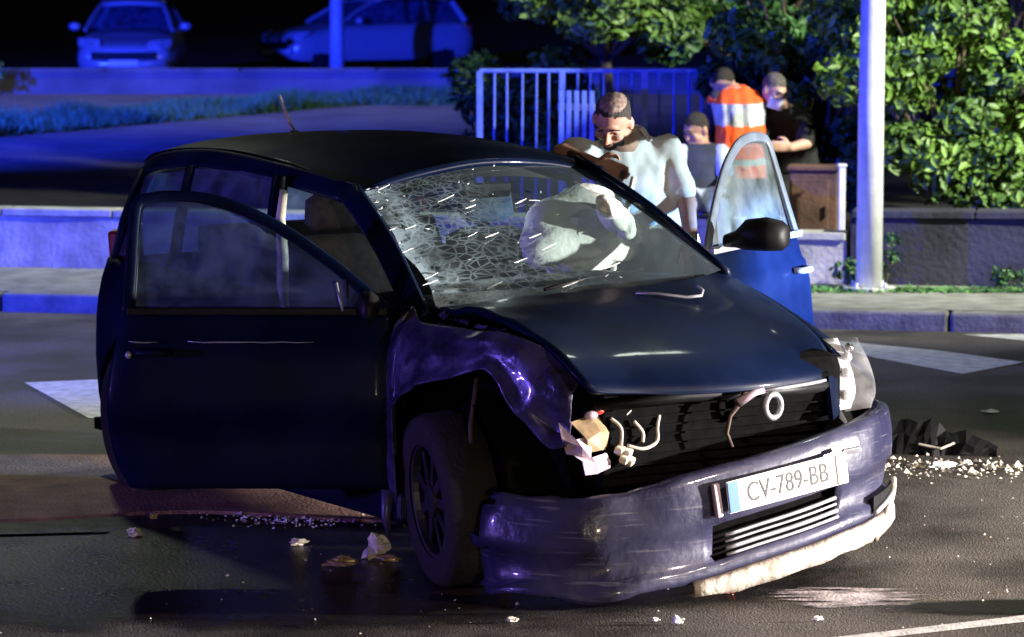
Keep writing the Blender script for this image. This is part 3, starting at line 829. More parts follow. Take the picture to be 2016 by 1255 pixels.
# ---- hood, buckled upward at the rear
H_ = [[(-.215, -.675, .975), (-.11, -.36, 1.012), (-.07, 0, 1.028), (-.13, .35, 1.035), (-.39, .69, 1.028)],
      [(.03, -.695, .992), (.14, -.35, .998), (.16, 0, .988), (.10, .35, .985), (-.13, .69, .968)],
      [(.30, -.70, .965), (.36, -.35, .945), (.38, 0, .93), (.33, .35, .925), (.12, .68, .895)],
      [(.53, -.69, .90), (.56, -.35, .865), (.58, 0, .85), (.51, .35, .845), (.34, .63, .832)],
      [(.665, -.655, .81), (.685, -.35, .775), (.70, 0, .765), (.63, .33, .765), (.53, .54, .765)],
      [(.70, -.62, .765), (.70, -.35, .735), (.715, 0, .725), (.65, .33, .725), (.565, .51, .722)]]
def refine(G, ku, kv):
    a, b = len(G), len(G[0])
    def cr(p0, p1, p2, p3, t):
        return tuple(.5 * ((2 * q1) + (-q0 + q2) * t + (2 * q0 - 5 * q1 + 4 * q2 - q3) * t * t + (-q0 + 3 * q1 - 3 * q2 + q3) * t ** 3) for q0, q1, q2, q3 in zip(p0, p1, p2, p3))
    def line(L, k):
        out = []
        for i in range(len(L) - 1):
            p0 = L[max(i - 1, 0)]; p3 = L[min(i + 2, len(L) - 1)]
            for j in range(k): out.append(cr(p0, L[i], L[i + 1], p3, j / k))
        out.append(L[-1]); return out
    G = [line(r, kv) for r in G]
    cols = [line([G[i][j] for i in range(a)], ku) for j in range(len(G[0]))]
    return [[cols[j][i] for j in range(len(cols))] for i in range(len(cols[0]))]
def crumple(G, amp, fr, seed, mask=lambda p: 1):
    out = []
    for r in G:
        o = []
        for p in r:
            k = amp * mask(p)
            v = Vector(p) * fr
            o.append((p[0] + k * nz3(v.x, v.y, v.z + seed), p[1] + k * nz3(v.x + 9, v.y, v.z + seed), p[2] + k * nz3(v.x, v.y + 9, v.z + seed)))
        out.append(o)
    return out
def crease(G, amp, fr, seed, mask=lambda p: 1, axis=(0, 1, 0)):
    ax = Vector(axis)
    out = []
    for r in G:
        o = []
        for p in r:
            v = Vector(p) * fr
            n = 1 - 2.4 * abs(nz3(v.x + seed, v.y, v.z)) + .3 * (1 - 2.4 * abs(nz3(v.x * 2.3, v.y * 2.3 + seed, v.z * 2.3)))
            o.append(tuple(Vector(p) + ax * amp * n * mask(p)))
        out.append(o)
    return out
hg = crumple(refine(H_, 6, 6), .022, 5.0, 2, lambda p: max(0, min(1, (-.25 - p[1]) * 2.2)))
MB().grid(hg).build('hood', M['paint'], car, True, solid=.02)
MB().tube([(.05, .0, 1.012), (.10, .06, 1.012), (.165, .15, 1.0), (.185, .20, 1.005), (.16, .225, 1.02), (.13, .22, 1.035)], .006, 6).build('wiper', M['silver'], car, True)
MB().tube([(-.10, -.3, 1.03), (-.20, -.05, 1.05), (-.26, .25, 1.06)], .007, 6).build('wiper', M['black'], car, True)
MB().grid([[(-.42, y, 1.0) for y in np.linspace(-.68, .68, 9)], [(-.05, y, .93 + .03 * (1 - abs(y))) for y in np.linspace(-.68, .68, 9)]]).build('cowl', M['black'], car, True, solid=.02)

# ---- windscreen, shattered on the passenger side
Wn = [[(-.245, -.655, .965), (-.12, -.33, .985), (-.07, 0, 1.0), (-.13, .33, 1.015), (-.315, .655, 1.035)],
      [(-.62, -.60, 1.16), (-.58, -.30, 1.20), (-.57, 0, 1.225), (-.60, .30, 1.235), (-.71, .60, 1.23)],
      [(-1.00, -.54, 1.345), (-1.03, -.27, 1.39), (-1.06, 0, 1.415), (-1.09, .27, 1.42), (-1.15, .54, 1.405)]]
wg = crumple(refine(Wn, 10, 8), .022, 6, 5, lambda p: max(0, -p[1] + .05) * 1.4)
wm = MB().grid(wg)
me = bpy.data.meshes.new('windscreen')
me.from_pydata([tuple(p) for p in wm.v], [], wm.f)
uvl = me.uv_layers.new(name='UVMap')
nr, nc = len(wg), len(wg[0])
for lp in me.loops:
    i, j = divmod(lp.vertex_index, nc)
    uvl.data[lp.index].uv = (j / (nc - 1), i / (nr - 1))
ws = link('windscreen', me, M['windscreen'], car, True)
# pale slivers of glass drawn in for the glints on the shattered side
mb = MB()
rs = random.Random(5)
for k in range(70):
    u = rs.random() ** 1.9 * .62; v = rs.random()
    ui, vi = u * (nc - 1), v * (nr - 1); i_, j_ = min(int(vi), nr - 2), min(int(ui), nc - 2)
    p = Vector(wg[i_][j_]).lerp(Vector(wg[i_][j_ + 1]), ui - j_).lerp(Vector(wg[i_ + 1][j_]).lerp(Vector(wg[i_ + 1][j_ + 1]), ui - j_), vi - i_) + Vector((.004, 0, .008))
    L = rs.uniform(.004, .012) if rs.random() < .72 else rs.uniform(.02, .05)
    d = Vector((-.36 + rs.uniform(-.1, .1), 1, .21 + rs.uniform(-.05, .05))).normalized() if L > .025 else Vector((rs.uniform(-1, 1), rs.uniform(-1, 1), rs.uniform(-.3, .3))).normalized()
    n = Vector((.5, rs.uniform(-.8, .5), .85)).normalized()
    s = d.cross(n).normalized() * rs.uniform(.0015, .0035)
    q = [p - d * L, p + s, p + d * L, p - s]
    mb.add(q + [x + n * .003 for x in q], [(0, 1, 2, 3), (4, 5, 6, 7), (0, 1, 5, 4), (1, 2, 6, 5), (2, 3, 7, 6), (3, 0, 4, 7)])
tag(mb.build('glint_slivers', M['crumb'], ws), kind='stuff')

# ---- roof, rails and pillars
Rf = []
for x, zc, hw, skew in ((-1.07, 1.418, .555, .05), (-1.25, 1.452, .575, .04), (-1.6, 1.482, .585, .025), (-2.1, 1.492, .585, .01), (-2.6, 1.470, .575, 0), (-2.95, 1.438, .56, 0), (-3.15, 1.39, .53, 0)):
    Rf.append([(x - (.05 * y if x > -1.2 else 0) + .03 * (1 - y * y) * (x > -1.2), y * hw, zc - .055 * abs(y) ** 2.6 - skew * max(0, -y)) for y in (-1, -.72, -.36, 0, .36, .72, 1)])
MB().grid(refine(Rf, 4, 4)).build('roof', M['paint'], car, True, solid=.025)
MB().grid([[(p[0], p[1] * .97, p[2] - .04) for p in r] for r in Rf]).build('headliner', M['lining'], car, True)
an = MB().tube([(-2.54, 0, 1.478), (-2.58, 0, 1.52), (-2.62, -.005, 1.58), (-2.66, -.01, 1.64)], [.014, .009, .008, .007], 7).build('antenna', M['chip'], car, True)
MB().ball((-2.54, 0, 1.485), (.035, .02, .012)).build('antenna_foot', M['black'], an, True)
def beam(name, pts, w_, m=M['paint'], parent=car):
    return MB().tube(pts, w_, 8).build(name, m, parent, True)
def flat_beam(name, pts, nrm, w_, t_, m=M['paint'], parent=car, n=12):
    pts = [Vector(p) for p in pts]; nrm = Vector(nrm).normalized()
    rg = []
    for i, p in enumerate(pts):
        t = (pts[min(i + 1, len(pts) - 1)] - pts[max(i - 1, 0)]).normalized()
        a_ = t.cross(nrm).normalized()
        rg.append((p, a_ * w_, nrm * t_))
    mb = MB(); v = []; f = []
    prof = [(1, .35), (.85, .8), (.5, 1), (-.5, 1), (-.85, .8), (-1, .35), (-1, -.35), (-.85, -.8), (-.5, -1), (.5, -1), (.85, -.8), (1, -.35)]
    for c, a_, b_ in rg:
        v += [c + a_ * x + b_ * y for x, y in prof]
    k = len(prof)
    for i in range(len(rg) - 1):
        for j in range(k): f.append((i * k + j, i * k + (j + 1) % k, (i + 1) * k + (j + 1) % k, (i + 1) * k + j))
    f += [tuple(range(k - 1, -1, -1)), tuple((len(rg) - 1) * k + j for j in range(k))]
    o = mb.add(v, f).build(name, m, parent, True)
    return o
def sm(pts, k=4): return refine([list(pts), list(pts)], 1, k)[0]
flat_beam('a_pillar', sm([(-.24, -.745, .93), (-.64, -.655, 1.16), (-1.03, -.59, 1.345)]), (.35, -.75, .5), .046, .018)
flat_beam('a_pillar', sm([(-.33, .70, 1.01), (-.74, .63, 1.235), (-1.17, .57, 1.41)]), (.35, .75, .5), .046, .018)
for s in (-1, 1):
    dz = -.03 if s < 0 else 0
    flat_beam('roof_rail', sm([(-1.03, s * .59, 1.365 + dz), (-1.5, s * .625, 1.40 + dz * .5), (-2.2, s * .63, 1.415), (-2.8, s * .61, 1.375), (-3.1, s * .57, 1.30)]), (0, s * .8, .5), .042, .016)
    beam('b_pillar', [(-1.30, s * .79, .30), (-1.32, s * .80, .9), (-1.42, s * .68, 1.38)], [.05, .045, .035])
    flat_beam('c_pillar', [(-2.28, s * .785, .93), (-2.33, s * .72, 1.17), (-2.38, s * .64, 1.39)], (0, s, .2), .045, .014)
    flat_beam('d_pillar', [(-2.98, s * .755, .93), (-3.0, s * .69, 1.13), (-3.02, s * .60, 1.32)], (-.3, s, .2), .085, .02)
    # rear side glass and the small quarter pane
    MB().grid([[(-1.37, s * .795, .95), (-1.44, s * .665, 1.37)], [(-1.8, s * .80, .955), (-1.85, s * .66, 1.385)], [(-2.26, s * .795, .96), (-2.35, s * .65, 1.37)]]).build('side_window', M['glass'], car)
    MB().grid([[(-2.33, s * .79, .97), (-2.42, s * .64, 1.36)], [(-2.93, s * .765, .98), (-2.95, s * .615, 1.31)]]).build('quarter_window', M['glass'], car)
    # flank from the B pillar to the tail with the rear wheel arch
    cols = []
    for x in np.concatenate([np.linspace(-1.30, -2.2, 10), np.linspace(-2.24, -2.96, 19), np.linspace(-3.0, -3.17, 6)]):
        d = abs(x + 2.6)
        zb = .20 if d >= .36 else .31 + math.sqrt(.36 ** 2 - d * d) * 1.0
        zb = max(zb, .20)
        tuck = max(0, (-2.9 - x) / .27) ** 2 * .16
        col = []
        for t in np.linspace(0, 1, 9):
            z = lerp(zb, .965, t)
            flare = .015 * math.exp(-((d - .36) / .06) ** 2) if d < .5 else 0
            col.append((x, s * (ysurf(z) - tuck + flare), z))
        cols.append(col)
    fl = MB().grid(cols).build('rear_flank', M['paint'], car, True, solid=.02 * (1 if s > 0 else -1))
    MB().box((-2.15, s * .85, .80), (.16, .03, .035)).build('handle', M['paint'], fl, bevel=.01)
    MB().box((-.83, s * .76, .24), (1.10, .10, .13)).build('sill', M['paint'], car, bevel=.025)
    MB().box((-3.15, s * .62, .90), (.08, .16, .34), (0, -.1, s * -.4)).build('tail_lamp', M['red'], car, bevel=.02)
# tail
tg = []
for x, z, hw in ((-3.21, .55, .68), (-3.23, .75, .68), (-3.21, .95, .67), (-3.13, 1.31, .52)):
    tg.append([(x + .06 * y * y, y * hw, z) for y in np.linspace(-1, 1, 9)])
MB().grid(tg[:3]).build('tailgate', M['paint'], car, True, solid=.03)
MB().grid(tg[2:]).build('rear_window', M['glass'], car, True)
bp = [[(x + .28 * abs(y) ** 5, y * .80, z) for y in np.linspace(-1, 1, 17)] for x, z in ((-3.21, .56), (-3.26, .54), (-3.27, .40), (-3.24, .26))]
MB().grid(bp).build('rear_bumper', M['paint'], car, True, solid=.02)
MB().box((-1.55, 0, .22), (3.4, 1.5, .05)).build('floor_pan', M['cavity'], car)
MB().box((-.40, 0, .58), (.05, 1.48, .72)).build('firewall', M['cavity'], car)

# ---- cabin
dsh = MB().rings([((-.62, -.70, .88), (.22, 0, 0), (0, 0, .11)), ((-.60, -.3, .90), (.24, 0, 0), (0, 0, .12)), ((-.60, .3, .90), (.24, 0, 0), (0, 0, .13)), ((-.64, .70, .88), (.22, 0, 0), (0, 0, .11))], 14).build('dashboard', M['black'], car, True)
def seat(y, x=-1.32):
    b = MB().rings([((x + .10, y, .42), (.26, 0, 0), (0, .25, 0)), ((x + .10, y, .54), (.27, 0, 0), (0, .26, 0)), ((x + .12, y, .58), (.22, 0, 0), (0, .2, 0))], 16)
    s_ = b.build('seat', M['seat'], car, True)
    MB().rings([((x - .12, y, .55), (.09, 0, 0), (0, .25, 0)), ((x - .20, y, .85), (.08, 0, 0), (0, .26, 0)), ((x - .27, y, 1.10), (.06, 0, 0), (0, .20, 0)), ((x - .28, y, 1.13), (.03, 0, 0), (0, .12, 0))], 16).build('backrest', M['seat'], s_, True)
    MB().rings([((x - .28, y, 1.15), (.03, 0, 0), (0, .09, 0)), ((x - .27, y, 1.18), (.055, 0, 0), (0, .13, 0)), ((x - .28, y, 1.27), (.05, 0, 0), (0, .12, 0)), ((x - .285, y, 1.30), (.02, 0, 0), (0, .07, 0))], 14).build('headrest', M['seat'], s_, True)
for y in (-.36, .37): seat(y)
MB().rings([((-2.1, 0, .5), (.28, 0, 0), (0, .62, 0)), ((-2.1, 0, .6), (.28, 0, 0), (0, .62, 0)), ((-2.36, 0, .85), (.10, 0, 0), (0, .62, 0)), ((-2.48, 0, 1.12), (.07, 0, 0), (0, .58, 0))], 18).build('rear_seat', M['seat'], car, True)
sw = MB()
a = Vector((.42, 0, .9)).normalized(); c0 = Vector((-.90, .37, .97))
pts = []
for k in range(29):
    t = 2 * math.pi * k / 28
    pts.append(c0 + Vector((0, 1, 0)) * .185 * math.cos(t) + a * .185 * math.sin(t))
sw.tube(pts, .016, 8, False)
sw.tube([c0 - Vector((0, .18, 0)), c0 + Vector((.04, 0, -.02)), c0 + Vector((0, .18, 0))], .018, 8)
sw.tube([c0 - a * .18, c0 + Vector((.04, 0, -.02)), c0 + Vector((.3, 0, -.14))], .025, 8)
swo = sw.build('steering_wheel', M['black'], car, True)
def airbag(c, r, seed, Mx, name='airbag', cr=.05):
    mb = MB().ball((0, 0, 0), r, 44, 30)
    v = []
    for p in mb.v:
        q = Vector(p)
        n = q.normalized()
        f = cr * nz3(q.x * 6, q.y * 6, q.z * 6 + seed) - cr * .45 * max(0, 1 - 5 * abs(nz3(q.x * 8, q.y * 7, q.z * 7 + seed + 5)))
        v.append(Vector(c) + Mx @ (q + n * f))
    mb.v = v
    return mb.build(name, M['airbag'], car, True)
airbag((-.86, .36, 1.15), (.10, .27, .19), 3, Matrix.Rotation(R(-25), 3, 'Y') @ Matrix.Rotation(R(6), 3, 'X'), cr=.06)
airbag((-.70, .46, 1.20), (.05, .16, .09), 8, Matrix.Rotation(R(-50), 3, 'Y') @ Matrix.Rotation(R(35), 3, 'Z'), cr=.05)
MB().tube([(-.92, .66, 1.36), (-.86, .55, 1.10), (-.8, .48, 1.0)], [.012, .016, .012], 6).build('torn_strap', M['airbag'], car, True)
cl_ = MB().box((-1.22, .12, 1.385), (.14, .10, .016)).build('added_cabin_lamp', M['lampglass'], car, bevel=.004)  # added cabin lamp, its light below brightens the airbags
cl_l = bpy.data.lights.new('airbag_fill_light', 'POINT'); cl_l.energy = 3; cl_l.color = (0.95, 1.0, 0.98); cl_l.shadow_soft_size = .03
cl_o = bpy.data.objects.new('airbag_fill_light', cl_l); COL.objects.link(cl_o); cl_o.parent = car; cl_o.location = (-1.18, .14, 1.355)
MB().box((-.98, 0, 1.33), (.03, .22, .06), (0, .2, 0)).build('rear_view_mirror', M['black'], car, bevel=.012)

# ---- front wings
def fender_right():
    # x, y, z top, z bottom : the wing is torn open above the wheel and pushed in at the front
    C = [(-.36, -.832, .90, .26), (-.315, -.834, .955, .26), (-.285, -.836, .975, .36), (-.262, -.836, .968, .60), (-.235, -.836, .950, .635), (-.20, -.836, .932, .662), (-.11, -.836, .926, .70), (-.02, -.836, .926, .728),
         (.07, -.835, .928, .752), (.15, -.834, .930, .768), (.25, -.822, .935, .79), (.33, -.806, .938, .804), (.38, -.792, .930, .775), (.43, -.776, .915, .725), (.505, -.742, .880, .652), (.575, -.704, .842, .565), (.63, -.664, .80, .575)]
    rows = []
    for x, y, zt, zb in C:
        col = []
        for t in np.linspace(0, 1, 15):
            z = lerp(zb, zt, t)
            bul = (ysurf(z) - ysurf(.6)) * .9
            flare = -.018 * math.exp(-((z - zb) / .03) ** 2) if x > -.27 else 0
            inw = .03 * max(0, t - .8) / .2
            col.append((x, y - bul + flare + inw, z))
        rows.append(col)
    rows = crumple(rows, .030, 7, 3, lambda p: .25 + .75 * min(1, max(0, (p[0] - .05) / .25)) if p[2] > .62 else .12)
    rows = crumple(rows, .005, 20, 8, lambda p: 1 if (-.25 < p[0] and p[2] > .72) else .2)
    rows = refine(rows, 4, 2)
    rows = crease(rows, .020, 4.2, 4, lambda p: (.35 if p[0] < -.1 else 1) if p[2] > .66 else .15, (.2, -.9, .3))
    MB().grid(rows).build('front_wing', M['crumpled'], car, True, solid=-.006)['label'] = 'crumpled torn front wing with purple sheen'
fender_right()
def fender_left():
    rows = []
    for x in np.concatenate([np.linspace(-.38, -.3, 3), np.linspace(-.29, .42, 22)]):
        d = abs(x)
        zb = .22 if d >= .36 else .31 + math.sqrt(max(0, .36 ** 2 - d * d))
        zt = interp([(-.4, 1.022), (-.13, .962), (.12, .888), (.34, .828), (.42, .79)], x)
        yi = interp([(-.4, .70), (.12, .69), (.34, .64), (.42, .62)], x)
        col = [(x, yi, zt - .004), (x, yi + .04, zt - .012), (x, yi + .09, zt - .04)]
        for t in np.linspace(0.12, 1, 8):
            z = lerp(zt - .05, zb, t)
            col.append((x, min(.85, ysurf(z) - .02 * max(0, x / .4)), z))
        rows.append(col)
    MB().grid(rows).build('front_wing', M['paint'], car, True, solid=.006)
fender_left()
# inner apron and engine bay
MB().grid([[(-.38, -.70, .93), (-.38, -.62, .4)], [(.1, -.70, .93), (.1, -.60, .4)], [(.5, -.66, .84), (.5, -.58, .4)]]).build('inner_apron', M['cavity'], car, solid=.01)
MB().box((.14, 0, .62), (.9, 1.12, .40)).build('engine', M['cavity'], car, bevel=.06)
MB().box((.58, -.02, .58), (.05, 1.0, .34)).build('radiator', M['cavity'], car, bevel=.01)
for i in range(9):
    MB().box((.612, -.02, .45 + i * .033), (.008, .94, .006), (0, 0, random.uniform(-.02, .02))).build('radiator_fin', M['cavity'], car)
beam('crossmember', [(.60, -.56, .70), (.645, -.2, .715), (.645, .2, .705), (.60, .46, .70)], .022, M['black'])
for i in range(9):      # torn slivers of sheet metal in the gap between hood and wing
    x = -.15 + i * .085 + random.uniform(-.03, .03)
    y = -.73 + random.uniform(-.03, .03); z = interp([(-.2, .94), (.2, .95), (.6, .84)], x) + random.uniform(-.03, .01)
    k = random.uniform(.6, 1.4)
    Mx_ = Matrix.Translation((x, y, z)) @ Matrix.Rotation(random.uniform(-.8, .8), 4, 'Z') @ Matrix.Rotation(random.uniform(-.8, .8), 4, 'X')
    MB().prism([(-.035 * k, 0), (-.01, .016 * k), (.012, .006), (.04 * k, .012 * k), (.02 * k, -.014)], .003, Mx_).build('torn_bracket', M['crumpled'], car)
MB().tube([(-1.37, -.69, 1.33), (-1.345, -.72, 1.22), (-1.30, -.735, 1.08), (-1.285, -.745, .92), (-1.28, -.74, .80)], [.018, .022, .026, .028, .028], 6).build('lit_pillar_edge', M['chip'], car, True)  # pale strip for the lit edge of the B pillar, brightness in the colour
for k, (p0, p1) in enumerate((((.0, -.70, .90), (.35, -.66, .86)), ((.1, -.64, .86), (.42, -.5, .80)), ((-.2, -.66, .88), (.2, -.5, .84)))):
    MB().tube([p0, tuple((a_ + b_) / 2 + d_ for a_, b_, d_ in zip(p0, p1, (0, .01, .05))), p1], .012, 7).build('hose', M['black'], car, True)

# ---- intact headlight
inner = [(.365, .70, .832), (.46, .635, .775), (.55, .575, .70), (.625, .525, .602)]
outer = [(.372, .748, .818), (.465, .762, .725), (.528, .745, .648), (.60, .655, .600)]
G = [[i_, tuple(lerp(a_, b_, .5) + k for a_, b_, k in zip(i_, o_, (.035, .03, .012))), o_] for i_, o_ in zip(inner, outer)]
hl = MB().grid([[tuple(c + d for c, d in zip(p, (-.06, -.045, -.005))) for p in r] for r in refine(G, 3, 3)]).build('headlight', M['reflector'], car, True, solid=.006)
MB().grid(refine(G, 4, 4)).build('lens', M['lens'], hl, True)
for c_, r_ in (((.425, .69, .77), .020), ((.48, .645, .715), .026), ((.545, .59, .645), .026)):
    MB().ball(c_, r_, 14, 10).build('lamp_bowl', M['reflector'], hl, True)
MB().ball((.405, .715, .80), .02).build('bulb', M['chrome'], hl, True)
MB().grid([[(.57, .53, .735), (.63, .50, .60)], [(.61, .46, .735), (.68, .43, .585)]]).build('nose_panel', M['paint'], car, solid=.02)

# ---- smashed headlight on the other corner
bl = MB()
bl.grid(crumple([[(.60, -.70, .655), (.62, -.69, .60), (.60, -.66, .545)], [(.65, -.66, .60), (.66, -.645, .57), (.63, -.62, .535)], [(.63, -.60, .60), (.64, -.60, .56), (.62, -.58, .52)]], .02, 20, 3))
blo = bl.build('smashed_headlight', M['pinkplastic'], car, solid=.006)
MB().grid(crumple([[(.60, -.645, .655), (.66, -.62, .60), (.62, -.60, .55)], [(.58, -.575, .665), (.64, -.55, .61), (.62, -.54, .545)], [(.58, -.52, .66), (.62, -.505, .60), (.60, -.50, .545)]], .02, 18, 4)).build('reflector_shell', M['amber'], blo, solid=.005)
MB().grid(crumple([[(.62, -.66, .545), (.63, -.62, .515), (.62, -.60, .475)], [(.64, -.58, .53), (.64, -.56, .50), (.63, -.55, .47)], [(.62, -.52, .535), (.63, -.505, .50), (.62, -.50, .48)]], .02, 18, 6)).build('lamp_edge', M['pinkplastic'], blo, solid=.005)
MB().ball((.615, -.575, .672), (.018, .026, .016)).build('bulb_socket', M['pinkplastic'], blo, True)
MB().ball((.60, -.535, .685), (.02, .022, .016)).build('indicator_bulb', M['red'], blo, True)
for c_ in ((.63, -.465, .545), (.64, -.44, .535), (.645, -.455, .515), (.64, -.43, .505)):
    MB().box(c_, (.03, .035, .028), (.3, .4, .6)).build('connector', M['chip'], blo, bevel=.006)
for pts in ([(.61, -.49, .655), (.63, -.46, .62), (.63, -.46, .56)], [(.64, -.44, .56), (.65, -.38, .545), (.645, -.32, .565), (.62, -.30, .61), (.61, -.285, .65)], [(.62, -.40, .64), (.63, -.37, .60), (.63, -.37, .565)], [(.60, -.42, .66), (.60, -.40, .675)]):
    MB().tube(refine([pts, pts], 1, 5)[0], .0065, 6).build('wire', M['wire'], blo, True)
# grille remains: ring badge hanging in the opening, torn strip
gr = MB()
ring = [Vector((.705, .138 + .034 * math.cos(t), .662 + .042 * math.sin(t))) for t in np.linspace(0, 2 * math.pi, 25)]
gr.tube(ring, .012, 8, False)
go = gr.build('ring_badge', M['silver'], car, True)
MB().tube([(.70, .02, .71), (.71, -.01, .685), (.70, -.045, .64), (.70, -.06, .58), (.70, -.035, .53)], [.016, .012, .008, .008, .006], 7).build('torn_grille_strip', M['rustdisc'], car, True)
MB().tube([(.71, -.02, .685), (.71, .05, .715), (.715, .09, .722)], [.018, .013, .010], 7).build('torn_grille_strip', M['pinkplastic'], car, True)
MB().tube([(.712, .10, .722), (.69, .22, .722), (.655, .34, .722), (.60, .46, .72)], .007, 6).build('hood_edge_highlight', M['silver'], car, True)  # silver strip stands in for the highlight on the hood's front edge

# ---- front bumper, torn down on the passenger side
plan = [(.28, .845), (.40, .842), (.50, .822), (.575, .775), (.64, .70), (.70, .61), (.755, .50), (.80, .36), (.825, .22), (.835, .08), (.835, -.06), (.83, -.20), (.815, -.34), (.785, -.48), (.735, -.60), (.66, -.70), (.56, -.775), (.44, -.82), (.32, -.84), (.20, -.845)]
def drop(y): return interp([(-.84, -.215), (-.5, -.175), (-.21, -.138), (0, -.10), (.34, -.048), (.84, 0)], y)
pl = refine([[(x, y, 0) for x, y in plan]] * 2, 1, 3)[0]
def brow(i, z, off):
    x, y, _ = pl[i]
    a_ = pl[max(i - 1, 0)]; b_ = pl[min(i + 1, len(pl) - 1)]
    t = Vector((b_[0] - a_[0], b_[1] - a_[1], 0)).normalized()
    n = Vector((-t.y, t.x, 0))
    if n.x * .5 + n.y * (1 if y > 0 else -1) * .5 < 0: n = -n
    q = Vector((x, y, 0)) + n * off
    zz = max(.045 + .2 * max(0, z - .2), z + drop(y))
    return (q.x, q.y, zz)
prof = [(.605, -.07), (.612, -.035), (.60, -.008), (.57, 0), (.52, .008), (.46, .010), (.425, .006), (.415, -.01), (.305, -.025), (.295, -.002), (.265, .004), (.245, 0)]
def yi(i): return pl[i][1]
def cr2(i, j): return prof[j][0] < .42 and prof[j + 1][0] > .29 and -.20 < yi(i) < .40
bg_ = [[brow(i, z, o_) for z, o_ in prof] for i in range(len(pl))]
bg_ = crumple(bg_, .040, 3.6, 12, lambda p: min(1, max(0, (-.05 - p[1]) * 2.2)))
bg_ = crumple(bg_, .010, 11, 2, lambda p: min(1, max(0.05, (-.1 - p[1]) * 2.2)))
bg_ = crease(bg_, .013, 5.0, 9, lambda p: min(1, max(0.0, (-.12 - p[1]) * 2.0)), (.7, -.5, 0))
def torn(i, j):      # opening of the lower grille, and the ragged torn end
    if cr2(i, j): return True
    k = len(pl) - 1 - i
    return k < 9 and (k < 2 + 3 * nz3(j * .9, 3, 1) + 2 or (j < 3 and k < 7 and nz3(i * .7, j * .8, 2) > -.1) or nz3(i * .8, j * .9, 7) > .32)
bmp = MB().grid(bg_, torn).build('front_bumper', M['paint_scuffed'], car, True, solid=.012)
bmp['label'] = 'front bumper hanging down at the crushed corner'
# scraped pale lip along the bottom
lp_ = []
i0 = [i for i in range(len(pl)) if -.30 < yi(i) < .835]
for i in i0:
    w_ = .012 * nz3(yi(i) * 9, 1, 1)
    lp_.append([brow(i, .246, .004), brow(i, .232, .022), brow(i, .19 + w_, .024), brow(i, .165 + w_, .010), brow(i, .17, -.03)])
MB().grid(lp_).build('bumper_lip', M['lip'], bmp, True, solid=.006)
# lower grille: dark backing and separate slats
ii = [i for i in range(len(pl)) if -.215 < yi(i) < .42]
MB().grid([[brow(i, .44, -.05), brow(i, .28, -.05)] for i in ii]).build('lower_grille_back', M['cavity'], bmp)
for z, o_, t_ in ((.372, -.012, .007), (.350, -.010, .005), (.328, -.004, .008), (.306, .000, .006)):
    MB().tube([brow(i, z, o_) for i in ii[1:-1]], t_, 6).build('lower_grille_slat', M['silver'], bmp, True)
# fog lamp recess with pale trim on the intact corner
fg = [i for i in range(len(pl)) if .57 < yi(i) < .80]
MB().tube([brow(i, .33 - .02 * k, .016) for k, i in enumerate(fg)], .012, 8).build('fog_trim', M['lip'], bmp, True)
MB().tube([brow(i, .30 - .004 * k, .016) for k, i in enumerate(fg)], .010, 8).build('fog_trim', M['silver'], bmp, True)
MB().grid([[brow(i, .325, .010), brow(i, .27, .010)] for i in fg]).build('fog_recess', M['black'], bmp, solid=.01)
MB().box((.865, .365, .505), (.02, .07, .018), (.12, 0, -.25)).build('bumper_trim', M['silver'], bmp, bevel=.004)
MB().box((.735, -.205, .375), (.02, .03, .12), (.1, -.1, .2)).build('split_edge', M['pinkplastic'], bmp, bevel=.006, loc=(.11, 0, 0))
# number plate
ptl = empty('p', (0, 0, 0)); bpy.data.objects.remove(ptl)
np_ = MB().box((0, 0, 0), (.52, .008, .112)).build('number_plate', M['plate'], bmp, bevel=.002)
np_.location = (.866, .082, .416); np_.rotation_euler = (R(-2), R(-7.2), R(90))
MB().box((-.238, -.006, 0), (.043, .006, .106)).build('plate_band', M['plate_blue'], np_)
MB().box((.238, -.006, 0), (.043, .006, .106)).build('plate_band', M['plate'], np_)
tm = text_mesh('CV-789-BB', .098, 'plate_letters')
to = link('plate_letters', tm, M['ink'], np_, loc=(0, -.0055, -.002), rot=(R(90), 0, 0))
to.scale = (.80, 1, 1)

# ---- wheels
def wheel(loc, rz=0, tilt=0, side=-1):
    t = MB()
    prof_ = [(.205, -.09), (.27, -.098), (.30, -.09), (.312, -.06), (.314, 0), (.312, .06), (.30, .09), (.27, .098), (.205, .09)]
    rows = [[(r_ * math.cos(a_), y_, r_ * math.sin(a_)) for r_, y_ in prof_] for a_ in np.linspace(0, 2 * math.pi, 37)]
    t.grid(rows)
    o = t.build('wheel', M['rubber'], car, True)
    o.location = loc; o.rotation_euler = (tilt, 0, rz)
    rim = MB()
    rows = [[(r_ * math.cos(a_), y_ * side, r_ * math.sin(a_)) for r_, y_ in ((.208, .085), (.195, .08), (.185, .03), (.17, -.02))] for a_ in np.linspace(0, 2 * math.pi, 37)]
    rim.grid(rows)
    for k in range(9):
        a_ = 2 * math.pi * k / 9
        rim.add([Vector((r_ * math.cos(a_ + d), side * y_, r_ * math.sin(a_ + d))) for r_, y_, d in ((.05, .07, -.35), (.05, .07, .35), (.195, .06, .10), (.195, .06, -.10), (.05, .05, -.35), (.05, .05, .35), (.195, .04, .10), (.195, .04, -.10))],
                [(0, 1, 2, 3), (4, 7, 6, 5), (0, 4, 5, 1), (1, 5, 6, 2), (2, 6, 7, 3), (3, 7, 4, 0)])
    rim.tube([(0, side * .03, 0), (0, side * .078, 0)], .06, 16)
    rim.build('rim', M['alloy'], o, False)
    MB().tube([(0, side * -.02, 0), (0, side * .0, 0)], .14, 24).build('brake_disc', M['rustdisc'], o)
    return o
wheel((-.02, -.755, .312), R(-14), R(5), -1)
wheel((0, .755, .312), 0, 0, 1)
